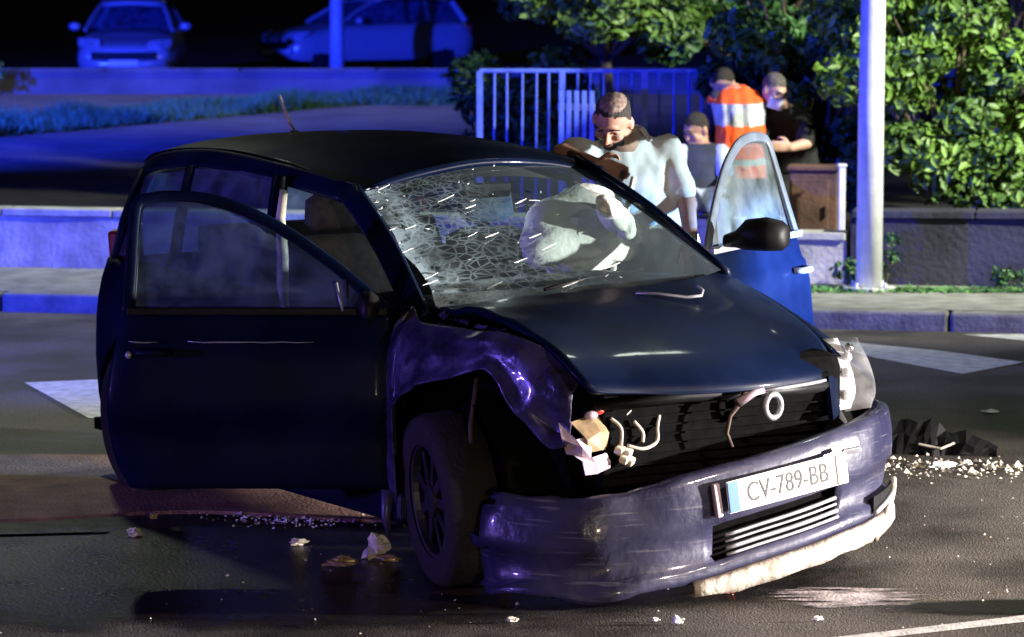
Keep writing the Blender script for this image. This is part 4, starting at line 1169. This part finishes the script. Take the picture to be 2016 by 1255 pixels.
wheel((-2.6, -.755, .312), 0, 0, -1)
wheel((-2.6, .755, .312), 0, 0, 1)
beam('suspension_strut', [(.10, -.60, .42), (.14, -.62, .62), (.15, -.64, .84)], [.02, .022, .035], M['rustdisc'])
beam('brake_hose', [(.2, -.78, .77), (.19, -.80, .6), (.18, -.79, .46), (.16, -.74, .40)], .008, M['rustdisc'])
MB().grid([[(-.30 + .36 * (1 - math.cos(a_)), -.80, .31 + .40 * math.sin(a_)) for a_ in np.linspace(0, math.pi, 14)], [(-.30 + .36 * (1 - math.cos(a_)), -.58, .31 + .40 * math.sin(a_)) for a_ in np.linspace(0, math.pi, 14)]]).build('arch_liner', M['cavity'], car, True)
MB().tube([(-.345, -.82, .30), (-.35, -.83, .20), (-.345, -.82, .12)], [.03, .018, .006], 7).build('torn_liner', M['crumpled'], car, True)

# ---- front doors (hinge axis at local origin, door runs along -x)
def door(side, hinge, angle, label, glass):
    d = empty('p', (0, 0, 0)); bpy.data.objects.remove(d)
    zs = [.305, .33, .38, .46, .56, .565, .66, .76, .84, .86, .92, .955]
    rows = []
    for z in zs:
        xr = interp([(.30, -.955), (.38, -1.0), (.5, -1.035), (.70, -1.04), (.86, -1.00), (.955, -.975)], z)
        y = (ysurf(z) - .80)
        if z == .565: y += .008
        if z == .86: y -= .012
        r_ = []
        for t in (0, .02, .06, .15, .3, .45, .6, .75, .88, .95, .985, 1.0):
            edge = .022 * (max(0, t - .93) / .07) ** 2 + .018 * (max(0, .05 - t) / .05) ** 2
            r_.append((xr * t, side * (y - edge), z))
        rows.append(r_)
    sk = MB().grid(rows).build('front_door', M['paint'], car, True, solid=.10 * (1 if side < 0 else -1))
    sk.location = hinge; sk.rotation_euler = (0, 0, -side * R(angle))
    sk['label'] = label
    # window frame
    fr = [(-.965, .94), (-.957, 1.10), (-.95, 1.27), (-.938, 1.338), (-.90, 1.356), (-.82, 1.364), (-.70, 1.358), (-.58, 1.328), (-.42, 1.255), (-.25, 1.145), (-.10, 1.03), (-.015, .955)]
    def fy(z): return side * (lerp(-.02, -.15, (z - .95) / .41))
    P = [(x, fy(z), z) for x, z in fr]
    flat_beam('window_frame', sm(P), (0, side, .3), .021, .010, M['paint'] if side < 0 else M['frame_grey'], sk)
    flat_beam('window_seal', sm([(x * .985 - .004, y - side * .006, z - .012) for x, y, z in P]), (0, side, .3), .016, .008, M['black'], sk)
    n_ = 12
    top = refine([P[2:], P[2:]], 1, 3)[0]
    gm = [[(p[0], p[1], p[2]), (p[0] * .985 - .005, side * -.035, .95)] for p in top]
    gm = [[(lerp(a_[0], b_[0], t), lerp(a_[1], b_[1], t), lerp(a_[2], b_[2], t)) for t in (0, .33, .66, 1)] for a_, b_ in gm]
    MB().grid(gm).build('window_glass', glass, sk, True, solid=.004)
    MB().box((-.49, side * .0, .955), (.95, .02, .028)).build('window_trim', M['black'] if side < 0 else M['silver'], sk, bevel=.004)
    MB().tube([(-.16, fy(1.07) * .8, .96), (-.17, fy(1.08), 1.075)], .012, 6).build('quarter_bar', M['black'], sk)
    h = MB().tube([(-.93, side * .035, .81), (-.91, side * .068, .81), (-.83, side * .070, .81), (-.80, side * .035, .81)], .014, 8).build('handle', M['paint'] if side < 0 else M['silver'], sk, True)
    MB().ball((-.955, side * .045, .80), (.012, .008, .014)).build('lock', M['silver'], h, True)
    for xa, xb in (((-.955, -.85), (-.74, -.28)) if side < 0 else ()):      # pale scratches on the crease, its highlight put into the silver
        MB().tube([(x, side * (.034 + .004 * nz3(x * 9, 0, side)), .846 + .006 * nz3(x * 14, 3, 1)) for x in np.linspace(xa, xb, 9)], [.0015, .003, .004, .003, .002, .003, .002, .0015, .001], 5).build('scratch_highlight', M['silver'], sk, True)
    MB().tube([(-.02, side * -.01, .32), (-.02, side * .0, .6), (-.02, side * -.02, .93)], .008, 6).build('hinge_seal', M['black'], sk, True)
    MB().box((-.5, side * -.10, .66), (.6, .02, .12)).build('inner_armrest', M['lining'], sk, bevel=.02)
    mr = MB().rings([((-.09, side * .02, .99), (.02, 0, 0), (0, 0, .025)), ((-.09, side * .07, 1.0), (.035, 0, 0), (0, 0, .035)), ((-.08, side * .12, 1.02), (.06, 0, 0), (0, 0, .062)), ((-.075, side * .20, 1.025), (.065, 0, 0), (0, 0, .068)), ((-.085, side * .265, 1.02), (.055, 0, 0), (0, 0, .06)), ((-.10, side * .285, 1.018), (.03, 0, 0), (0, 0, .04))], 14)
    if side > 0:
        mr = mr.build('wing_mirror', M['black'], sk, True)
        MB().rings([((-.15, side * .10, 1.02), (0, 0, .05), (0, .02, 0)), ((-.152, side * .19, 1.025), (0, 0, .055), (0, .07, 0))], 12).build('mirror_glass', M['chrome'], mr, True)
    else:      # broken off: only the stump and a bent bracket are left
        st = MB().rings([((-.09, side * .02, .99), (.03, 0, 0), (0, 0, .04)), ((-.08, side * .07, .985), (.045, 0, 0), (0, 0, .055)), ((-.075, side * .11, .97), (.03, 0, 0), (0, 0, .05)), ((-.08, side * .125, .965), (.01, 0, 0), (0, 0, .02))], 10).build('mirror_stump', M['black'], sk, True)
        MB().tube([(-.20, side * .005, 1.06), (-.185, side * .03, 1.0), (-.175, side * .035, .96)], .006, 6).build('bent_bracket', M['silver'], st, True)
    return sk
door(-1, (-.355, -.80, 0), 57, 'open dark passenger door, scratched along its crease', M['glass'])
dl = door(1, (-.54, .77, .13), 59, 'open driver door shining bright blue, dusty window', M['glass_dusty'])

# the tail is short: everything behind the B pillar sits closer to the front
for o in car.children:
    if o.type != 'MESH' or o.name.startswith('antenna') or o.name.startswith('front_door'): continue
    if o.name.startswith('wheel'):
        if o.location.x < -1.4: o.location.x = -1.4 + (o.location.x + 1.4) * .87
        continue
    for o2 in [o] + list(o.children):
        for v in o2.data.vertices:
            if v.co.x < -1.4: v.co.x = -1.4 + (v.co.x + 1.4) * .87

# ================================================================ loose debris
def chunk(name, loc, size, label, m, seed, rz=0):
    mb = MB().ball((0, 0, 0), (size[0] / 2, size[1] / 2, size[2] / 2), 13, 9)
    v = []
    for p in mb.v:
        q = Vector(p)
        k = 1 + .6 * nz3(q.x / size[0] * 3, q.y / size[1] * 3, q.z / size[2] * 3 + seed) - .7 * abs(nz3(q.x / size[0] * 5, q.y / size[1] * 5, q.z / size[2] * 2 + seed))
        v.append((q.x * k, q.y * k, max(-.3 * size[2], q.z * k) + .3 * size[2]))
    mb.v = v
    o = mb.build(name, m, None, False, loc=loc, rot=(0, 0, rz))
    tag(o, label, 'debris', 'plastic fragments on the road')
    return o
chunk('plastic_fragment', (-.50, 11.85, .006), (.13, .10, .11), 'largest pale fragment beside the crushed front wheel', M['chip'], 1, .4)
chunk('plastic_fragment', (-.455, 11.79, .006), (.10, .05, .03), 'thin tan shard leaning under the largest pale fragment', M['amber'], 2, -.3)
chunk('plastic_fragment', (-.63, 11.70, .006), (.14, .10, .045), 'dull tan flat fragment left of the largest pale fragment', M['amber'], 3, .1)
chunk('plastic_fragment', (-.82, 12.12, .006), (.085, .05, .035), 'small bright oval fragment below the passenger door', M['chip'], 4, .3)
chunk('plastic_fragment', (-1.465, 12.31, .006), (.07, .06, .045), 'white pointed fragment at the lower left', M['chip'], 5, .5)
chunk('plastic_fragment', (-1.43, 12.66, .014), (.045, .04, .03), 'tiny yellowish fragment above the white pointed one', M['amber'], 6)
chunk('plastic_fragment', (-.03, 11.42, .006), (.08, .035, .03), 'small orange tinted shard under the torn bumper', M['chip'], 7, .6)
chunk('plastic_fragment', (.56, 10.66, .006), (.05, .04, .03), 'white chip near the bottom edge, right of centre', M['plate'], 8)
chunk('plastic_fragment', (.485, 10.70, .006), (.03, .025, .015), 'tiny white chip just left of another at bottom edge', M['plate'], 9)
chunk('plastic_fragment', (1.035, 10.71, .006), (.04, .025, .02), 'white chip between the bumper and the painted line', M['plate'], 10, .4)
chunk('plastic_fragment', (0.0, 10.69, .006), (.05, .03, .018), 'pale chip at the bottom edge below the wheel', M['chip'], 11, .2)
chunk('plastic_fragment', (2.364, 15.75, .006), (.09, .05, .02), 'white chip on grey road right of the headlight', M['plate'], 12, .1)
chunk('plastic_fragment', (1.90, 14.02, .006), (.15, .06, .035), 'long white splinter in front of the black trim piece', M['plate'], 13, .35)
chunk('plastic_fragment', (.765, 11.18, .006), (.05, .03, .02), 'red lamp splinter under the bumper lip', M['red'], 14, .3)
# torn black trim piece
tp = empty('trim_piece', (1.95, 14.45, .0), R(-10))
rows = []
for i in range(17):
    t = i / 16; x = lerp(-.26, .24, t)
    h = .145 + .05 * nz3(x * 9, 0, 1) - .10 * t ** 3
    rows.append([(x, -.06 + .03 * nz3(x * 8, 2, 2), .004), (x, -.05, h * .6), (x, 0, h), (x, .06, h * .7), (x, .09, .004)])
MB().grid(crumple(rows, .03, 14, 2)).build('shell', M['black'], tp, False, solid=.006)
MB().tube([(-.1, -.06, .05), (.0, -.08, .035), (.06, -.06, .06)], .006, 6).build('torn_clip', M['chip'], tp)
tag(tp, 'crumpled black trim piece lying on the road right of bumper', 'debris')
# scattered crumbs of glass: nobody could count them
def crumbs(name, n, fn, s0, s1, m, label, seed):
    rs = random.Random(seed); mb = MB()
    for k in range(n):
        x, y = fn(rs); s = rs.uniform(s0, s1) * (2.2 if rs.random() < .07 else 1)
        h = s * rs.uniform(.3, .9); a_ = rs.uniform(0, 6.28)
        q = [(x + s * math.cos(a_ + t) * rs.uniform(.5, 1), y + s * math.sin(a_ + t) * rs.uniform(.5, 1), .005) for t in (0, 2.1, 4.2)]
        q.append((x + rs.uniform(-.3, .3) * s, y, .005 + h))
        mb.add(q, [(0, 1, 2), (0, 1, 3), (1, 2, 3), (2, 0, 3)])
    tag(mb.build(name, m), label, 'debris', kind='stuff')
crumbs('glass_crumbs', 650, lambda r_: (1.62 + 1.9 * r_.random(), 14.0 + r_.gauss(0, .14)), .004, .020, M['chip'], 'pale crumbs and splinters scattered right of the bumper', 3)
crumbs('glass_crumbs', 260, lambda r_: (r_.gauss(-.85, .18), r_.gauss(12.70, .08)), .004, .011, M['crumb'], 'glass crumbs on the brown slab below the passenger door', 4)
crumbs('glass_crumbs', 130, lambda r_: (r_.uniform(-2.0, 2.2), r_.uniform(10.4, 12.2)), .002, .007, M['chip'], 'sparse glass crumbs sprinkled over the foreground road', 5)
crumbs('glass_crumbs', 90, lambda r_: (r_.uniform(1.2, 3.2), r_.uniform(11.2, 13.8)), .002, .007, M['chip'], 'sparse white crumbs over the road right of the car', 6)

# ================================================================ people
def cap(mb, a, b, ra, rb, n=12):
    """tapered limb with rounded ends"""
    a = Vector(a); b = Vector(b)
    t = (b - a).normalized()
    pts = [a - t * ra * .95, a - t * ra * .7, a, b, b + t * rb * .7, b + t * rb * .95]
    mb.tube(pts, [ra * .3, ra * .72, ra, rb, rb * .72, rb * .3], n)
def limb(mb, pts, rad):
    for (p, q), (r0, r1) in zip(zip(pts, pts[1:]), zip(rad, rad[1:])):
        cap(mb, p, q, r0, r1)
def hand(mb, wrist, direc, side, curl=.5, s=1.0):
    """palm, four fingers of different length and a thumb"""
    wrist = Vector(wrist); d = Vector(direc).normalized(); sd = Vector(side); sd = (sd - d * sd.dot(d)).normalized()
    n = d.cross(sd)
    c = wrist + d * .045 * s
    mb.rings([(wrist, sd * .026 * s, n * .019 * s), (wrist + d * .03 * s, sd * .036 * s, n * .018 * s), (wrist + d * .08 * s, sd * .041 * s, n * .015 * s), (wrist + d * .095 * s, sd * .036 * s, n * .010 * s)], 12)
    for k, L in enumerate((.066, .078, .072, .055)):
        b = wrist + d * .088 * s + sd * (.030 - .020 * k) * s
        p = [b]; dd = d.copy()
        for j, f in enumerate((.45, .32, .25)):
            dd = (dd + n * curl * (.35 + .25 * j)).normalized()
            p.append(p[-1] + dd * L * f * s)
        mb.tube(p, [.0095 * s, .009 * s, .0082 * s, .006 * s], 8)
    b = wrist + d * .025 * s + sd * .03 * s
    mb.tube([b, b + (sd * .7 + d * .5).normalized() * .035 * s, b + (sd * .5 + d * .9).normalized() * .065 * s, b + (sd * .35 + d + n * .3).normalized() * .085 * s], [.014 * s, .012 * s, .010 * s, .007 * s], 8)
def head(mb, c, Mx, neck=None):
    c = Vector(c)
    f = lambda x, y, z: c + Mx @ Vector((x, y, z))
    mb.ball(c + Mx @ Vector((0, .012, .025)), (.074, .092, .092), 20, 14, Mx)          # cranium
    mb.ball(c + Mx @ Vector((0, -.018, -.035)), (.060, .068, .080), 18, 12, Mx)         # face
    mb.ball(c + Mx @ Vector((0, -.050, -.088)), (.034, .030, .026), 12, 8, Mx)          # chin
    mb.tube([f(0, -.078, .012), f(0, -.094, -.018), f(0, -.104, -.034), f(0, -.086, -.044)], [.008, .011, .015, .012], 8)
    mb.ball(c + Mx @ Vector((0, -.082, .022)), (.048, .014, .012), 12, 8, Mx)           # brow
    mb.ball(c + Mx @ Vector((0, -.084, -.066)), (.026, .012, .009), 12, 8, Mx)          # lips
    for s in (-1, 1):
        mb.ball(c + Mx @ Vector((s * .078, .01, -.01)), (.012, .022, .034), 10, 8, Mx)  # ear
        mb.ball(c + Mx @ Vector((s * .038, -.066, -.025)), (.024, .018, .02), 10, 8, Mx)
    if neck is not None:
        limb(mb, [f(0, .02, -.06), neck], [.055, .058])
def head_extras(c, Mx, root, hairm, beard=True, capmesh=None):
    c = Vector(c)
    f = lambda x, y, z: c + Mx @ Vector((x, y, z))
    for s in (-1, 1):
        MB().ball(f(s * .032, -.078, .000), (.011, .006, .005), 10, 8, Mx).build('eye', M['eye'], root, True)
        MB().tube([f(s * .014, -.094, .022), f(s * .034, -.092, .029), f(s * .054, -.080, .022)], .0035, 6).build('eyebrow', hairm, root, True)
def scalp(o, c, Mx, hairm, line=.052, beard=False, top=None):
    """hair grows on the head itself: faces above an uneven hairline, plus a beard, take the hair material"""
    o.data.materials.append(hairm)
    o.data.materials.append(top if top else hairm)
    c = Vector(c); Mi = Mx.inverted()
    me_ = o.data
    for p in me_.polygons:
        q = Mi @ (p.center - c)
        if q.length > .17: continue
        k = .010 * nz3(q.x * 60, q.y * 60, q.z * 60)
        y = q.y
        h = interp([(-.10, line), (-.06, line + .004), (-.02, line - .022), (.015, -.002), (.03, -.03), (.06, -.055), (.1, -.06)], y) + k
        if q.z > h and not (abs(q.x) > .078 and q.z < .03):
            p.material_index = 2 if (top and q.z > .085) else 1
        if beard and q.z < -.052 + k * .6 and q.z > -.13 and y < .0 and not (abs(q.x) < .024 and -.074 < q.z < -.058 and y < -.08):
            p.material_index = 1
    for v in me_.vertices:
        q = Mi @ (v.co - c)
        if q.length < .17 and q.z > .06 and q.y > -.05:
            v.co = v.co + v.normal * (.003 + .004 * nz3(q.x * 90, q.y * 90, q.z * 90))
def shoe(root, p, fwd, m, s=1.0):
    p = Vector(p); d = Vector(fwd).normalized(); n = Vector((-d.y, d.x, 0))
    z = Vector((0, 0, 1))
    MB().rings([(p - d * .08 + z * .04, n * .03, z * .04), (p - d * .05 + z * .055, n * .042, z * .055), (p + d * .04 + z * .045, n * .046, z * .045), (p + d * .13 + z * .032, n * .05, z * .032), (p + d * .19 + z * .025, n * .03, z * .022)], 12).build('shoe', m, root, True)
def facing(yaw, pitch, roll=0):      # face is local -y; positive pitch looks down
    return (Matrix.Rotation(R(yaw), 3, 'Z') @ Matrix.Rotation(R(pitch), 3, 'X') @ Matrix.Rotation(R(roll), 3, 'Y'))
def trunk(mb, rings):
    mb.rings([(c, Vector(a), Vector(b)) for c, a, b in rings], 20)
def at_origin(root):
    """parts were laid out in world space; move them under the root at the feet"""
    for ch in root.children:
        ch.location = Vector(ch.location) - Vector(root.location)

def leaning_man():
    r = empty('person', (.66, 13.72, 0))
    hc = (.415, 13.30, 1.568); Mx = facing(-20, 36, 10)
    rs_, re, rw = (.335, 13.47, 1.415), (.205, 13.30, 1.435), (.34, 13.20, 1.395)
    ls, le, lw = (.650, 13.54, 1.43), (.732, 13.52, 1.235), (.748, 13.40, 1.07)
    pel = Vector((.66, 13.74, .93))
    b = MB()
    head(b, hc, Mx, (.475, 13.46, 1.46))
    trunk(b, [(pel + Vector((0, 0, -.06)), (.15, .03, 0), (0, .1, 0)), (pel, (.165, .03, 0), (0, .11, 0)), ((.60, 13.64, 1.12), (.145, .03, 0), (0, .10, .02)), ((.53, 13.55, 1.32), (.165, .04, 0), (0, .10, .04)), ((.49, 13.51, 1.43), (.14, .04, .0), (0, .08, .03)), ((.48, 13.48, 1.48), (.06, .02, 0), (0, .05, .02))])
    limb(b, [rs_, re, rw], [.055, .042, .03]); limb(b, [ls, le, lw], [.055, .042, .03])
    hand(b, rw, (.9, -.2, -.25), (0, -.3, 1), .5); hand(b, lw, (.03, -.25, -.95), (-1, -.3, 0), .4)
    lh, lk, lf = (.72, 13.75, .88), (.77, 13.72, .48), (.80, 13.86, .09)
    rh, rk, rf = (.58, 13.72, .88), (.55, 13.66, .48), (.54, 13.78, .09)
    limb(b, [lh, lk, lf], [.085, .058, .042]); limb(b, [rh, rk, rf], [.085, .058, .042])
    bd = remesh(b, 'body', M['skin'], r, .007, 3)
    scalp(bd, hc, Mx, M['hair'], .066, True, M['hair_thin'])
    head_extras(hc, Mx, r, M['hair'])
    s = MB()
    trunk(s, [((.645, 13.71, .86), (.185, .04, 0), (0, .125, 0)), ((.63, 13.68, 1.0), (.185, .04, 0), (0, .125, .02)), ((.59, 13.63, 1.16), (.178, .04, 0), (0, .125, .03)), ((.53, 13.55, 1.33), (.19, .05, 0), (0, .125, .05)), ((.49, 13.51, 1.44), (.17, .05, .0), (0, .10, .035)), ((.477, 13.485, 1.495), (.085, .03, 0), (0, .075, .03))])
    def mid(a_, c_, t): return Vector(a_).lerp(Vector(c_), t)
    cap(s, rs_, mid(rs_, re, .62), .062, .066); cap(s, ls, mid(ls, le, .78), .064, .066)
    cap(s, (.57, 13.54, 1.37), ls, .095, .068); cap(s, (.41, 13.50, 1.37), rs_, .09, .066)
    sh = remesh(s, 'polo_shirt', M['shirt'], r, .009, 8)
    for v in sh.data.vertices:     # folds pulling from the shoulders to the waist
        p = v.co
        q = .016 * nz3(p.x * 13 + p.z * 9, p.y * 6, p.z * 5) + .008 * nz3(p.x * 22, p.y * 15, p.z * 12)
        v.co = p + v.normal * q
    # collar
    cl = []
    for k in range(13):
        a_ = lerp(-2.2, 2.0, k / 12) - math.pi / 2 + math.pi
        c_ = Vector((.478, 13.47, 1.50))
        d_ = Vector((math.cos(a_) * .072, math.sin(a_) * .066, 0))
        cl.append([c_ + d_ * .9 + Vector((0, 0, .03 + .012 * math.sin(a_))), c_ + d_ * 1.06 + Vector((0, 0, .025 + .012 * math.sin(a_))), c_ + d_ * 1.5 + Vector((0, -.01, -.025))])
    MB().grid(cl).build('collar', M['shirt'], r, True, solid=.004)
    t = MB()
    trunk(t, [(pel + Vector((0, 0, -.12)), (.17, .03, 0), (0, .12, 0)), (pel, (.175, .03, 0), (0, .118, 0)), (pel + Vector((-.01, -.01, .06)), (.165, .03, 0), (0, .11, 0))])
    limb(t, [lh, lk, lf], [.10, .075, .065]); limb(t, [rh, rk, rf], [.10, .075, .065])
    remesh(t, 'trousers', M['navy'], r, .012, 3)
    shoe(r, (.80, 13.87, 0), (.2, -1, 0), M['black']); shoe(r, (.54, 13.79, 0), (-.2, -1, 0), M['black'])
    at_origin(r)
    tag(r, 'man in white polo shirt leaning over the open driver side of wrecked car', 'person')
leaning_man()

def vest_person():
    r = empty('person', (1.56, 22.05, .06))
    hc = (1.47, 22.44, 1.37); Mx = facing(160, 55)
    b = MB()
    head(b, hc, Mx, (1.54, 22.25, 1.33))
    pel = Vector((1.57, 22.05, .86))
    trunk(b, [(pel, (.16, 0, 0), (0, .11, 0)), ((1.565, 22.08, 1.05), (.145, 0, 0), (0, .10, 0)), ((1.56, 22.16, 1.25), (.16, 0, 0), (0, .10, -.03)), ((1.55, 22.22, 1.34), (.12, 0, 0), (0, .07, -.03))])
    A = [((1.41, 22.2, 1.27), (1.36, 22.4, 1.05), (1.42, 22.55, .92)), ((1.70, 22.2, 1.27), (1.76, 22.4, 1.05), (1.72, 22.55, .9))]
    for a_ in A:
        limb(b, a_, [.055, .042, .032]); hand(b, a_[2], (.0, .7, -.6), (1, 0, 0), .4)
    Lg = [((1.49, 22.05, .82), (1.47, 22.12, .48), (1.46, 22.02, .13)), ((1.64, 22.05, .82), (1.67, 22.14, .48), (1.68, 22.02, .13))]
    for q in Lg: limb(b, q, [.085, .06, .042])
    bd = remesh(b, 'body', M['skin_pale'], r, .010, 3)
    scalp(bd, hc, Mx, M['hair'])
    head_extras(hc, Mx, r, M['hair'], False)
    t = MB()
    trunk(t, [(pel + Vector((0, 0, -.1)), (.17, 0, 0), (0, .12, 0)), (pel + Vector((0, 0, .06)), (.17, 0, 0), (0, .12, 0))])
    for q in Lg: limb(t, q, [.1, .078, .066])
    remesh(t, 'trousers', M['navy'], r, .014, 3)
    s = MB()
    for a_ in A: limb(s, [a_[0], a_[1], tuple(Vector(a_[1]).lerp(Vector(a_[2]), .8))], [.07, .055, .042])
    remesh(s, 'sleeves', M['navy'], r, .012, 3)
    # sleeveless vest with a wide reflective panel across the back
    v = MB()
    trunk(v, [((1.565, 22.05, .74), (.19, 0, 0), (0, .14, 0)), ((1.565, 22.06, .95), (.178, 0, 0), (0, .135, 0)), ((1.565, 22.09, 1.10), (.175, 0, 0), (0, .13, 0)), ((1.56, 22.16, 1.25), (.188, 0, 0), (0, .12, -.03)), ((1.555, 22.21, 1.325), (.15, 0, 0), (0, .09, -.02)), ((1.55, 22.24, 1.36), (.07, 0, 0), (0, .05, -.01))])
    for a_ in A: v.ball(a_[0], (.068, .07, .06))
    vo = remesh(v, 'vest', M['vest'], r, .011, 4)
    vo.data.materials.append(M['band']); vo.data.materials.append(M['band_grey'])
    for q in vo.data.vertices:
        p = q.co
        q.co = p + q.normal * (.014 * nz3(p.x * 16, p.y * 6, p.z * 4) + .006 * nz3(p.x * 30, p.y * 20, p.z * 14))
    for p in vo.data.polygons:
        c_ = p.center; k = .012 * nz3(c_.x * 12, 0, 1)
        if 1.10 + k < c_.z < 1.25 + k: p.material_index = 2 if abs(abs(c_.x - 1.545) - .055) < .017 else 1
        elif .83 + k < c_.z < .875 + k: p.material_index = 1
    shoe(r, (1.46, 22.0, .06), (0, 1, 0), M['black']); shoe(r, (1.68, 22.0, .06), (0, 1, 0), M['black'])
    at_origin(r)
    tag(r, 'person in orange reflective vest bending forward, back to the camera', 'person')
vest_person()

def dark_person():
    r = empty('person', (2.0, 22.4, .06))
    hc = (1.80, 22.12, 1.345); Mx = facing(40, 25)
    b = MB()
    head(b, hc, Mx, (1.86, 22.24, 1.23))
    pel = Vector((1.98, 22.45, .80))
    tr = [(pel + Vector((0, 0, -.05)), (.16, 0, 0), (0, .11, 0)), ((1.95, 22.40, .98), (.15, 0, 0), (0, .11, 0)), ((1.88, 22.28, 1.16), (.17, 0, 0), (0, .10, .03)), ((1.86, 22.24, 1.23), (.10, 0, 0), (0, .07, .02))]
    trunk(b, tr)
    A = [((1.74, 22.25, 1.14), (1.68, 22.12, .95), (1.62, 22.0, .85)), ((2.0, 22.26, 1.13), (2.02, 22.06, .98), (1.905, 21.98, .955))]
    for a_ in A:
        limb(b, a_, [.055, .042, .032])
    hand(b, A[0][2], (-.5, -.4, -.6), (0, -1, 0), .4); hand(b, A[1][2], (-.9, -.2, .1), (0, 0, 1), .4)
    Lg = [((1.91, 22.45, .76), (1.88, 22.36, .44), (1.88, 22.45, .13)), ((2.06, 22.45, .76), (2.1, 22.36, .44), (2.12, 22.45, .13))]
    for q in Lg: limb(b, q, [.085, .06, .042])
    bd = remesh(b, 'body', M['skin_pale'], r, .010, 3)
    scalp(bd, hc, Mx, M['hair_grey'])
    head_extras(hc, Mx, r, M['hair_grey'], False)
    f = lambda x, y, z: Vector(hc) + Mx @ Vector((x, y, z))
    MB().grid([[f(.066 * math.cos(a_), -.02 + .082 * math.sin(a_) - (.012 if abs(math.cos(a_)) < .4 else 0), z) for a_ in np.linspace(-2.9, -.24, 13)] for z in (-.025, -.06, -.105)]).build('face_mask', M['shirt'], r, True, solid=.004)
    s = MB(); trunk(s, [(c_, Vector(a_) * 1.13, Vector(q) * 1.15) for c_, a_, q in tr])
    for a_ in A: cap(s, a_[0], Vector(a_[0]).lerp(Vector(a_[1]), .85), .075, .068)
    remesh(s, 't_shirt', M['blackcloth'], r, .012, 3)
    t = MB()
    trunk(t, [(pel + Vector((0, 0, -.1)), (.17, 0, 0), (0, .12, 0)), (pel + Vector((0, 0, .05)), (.17, 0, 0), (0, .12, 0))])
    for q in Lg: limb(t, q, [.1, .078, .066])
    remesh(t, 'trousers', M['blackcloth'], r, .014, 3)
    shoe(r, (1.88, 22.46, .06), (0, -1, 0), M['black']); shoe(r, (2.12, 22.46, .06), (0, -1, 0), M['black'])
    at_origin(r)
    tag(r, 'person in black t-shirt with pale mask, right of the orange vest', 'person')
dark_person()

def sitting_person():
    r = empty('person', (1.25, 21.45, .50))
    hc = (1.245, 21.75, 1.09); Mx = facing(-50, 20)
    b = MB()
    head(b, hc, Mx, (1.27, 21.72, .99))
    pel = Vector((1.27, 21.55, .66))
    tr = [(pel + Vector((0, 0, -.06)), (.16, 0, 0), (0, .12, 0)), ((1.275, 21.62, .82), (.14, 0, 0), (0, .10, 0)), ((1.28, 21.70, .95), (.15, 0, 0), (0, .09, 0)), ((1.28, 21.72, 1.0), (.08, 0, 0), (0, .06, 0))]
    trunk(b, tr)
    A = [((1.14, 21.68, .93), (1.08, 21.5, .78), (1.12, 21.3, .72)), ((1.41, 21.68, .93), (1.43, 21.5, .78), (1.36, 21.3, .70))]
    for a_ in A:
        limb(b, a_, [.052, .04, .03]); hand(b, a_[2], (.0, -.9, -.2), (1, 0, 0), .4)
    Lg = [((1.20, 21.5, .63), (1.12, 21.08, .62), (1.09, 21.02, .21)), ((1.34, 21.5, .63), (1.38, 21.08, .61), (1.36, 21.02, .21))]
    for q in Lg: limb(b, q, [.085, .06, .042])
    bd = remesh(b, 'body', M['skin'], r, .010, 3)
    scalp(bd, hc, Mx, M['hair'])
    head_extras(hc, Mx, r, M['hair'], False)
    s = MB(); trunk(s, [(c_, Vector(a_) * 1.13, Vector(q) * 1.15) for c_, a_, q in tr])
    remesh(s, 'top', M['navy'], r, .012, 3)
    s = MB()
    for a_ in A: cap(s, a_[0], Vector(a_[0]).lerp(Vector(a_[1]), .8), .072, .064)
    remesh(s, 'sleeves', M['paleblue'], r, .012, 3)
    t = MB()
    trunk(t, [(pel + Vector((0, 0, -.06)), (.175, 0, 0), (0, .135, 0)), (pel + Vector((0, 0, .05)), (.17, 0, 0), (0, .12, 0))])
    for q in Lg: limb(t, q, [.1, .078, .062])
    remesh(t, 'trousers', M['paleblue'], r, .013, 3)
    shoe(r, (1.09, 21.02, .118), (0, -1, 0), M['black']); shoe(r, (1.36, 21.02, .118), (0, -1, 0), M['black'])
    at_origin(r)
    tag(r, 'dark-haired person in pale blue trousers sitting on wall behind leaning man', 'person')
sitting_person()
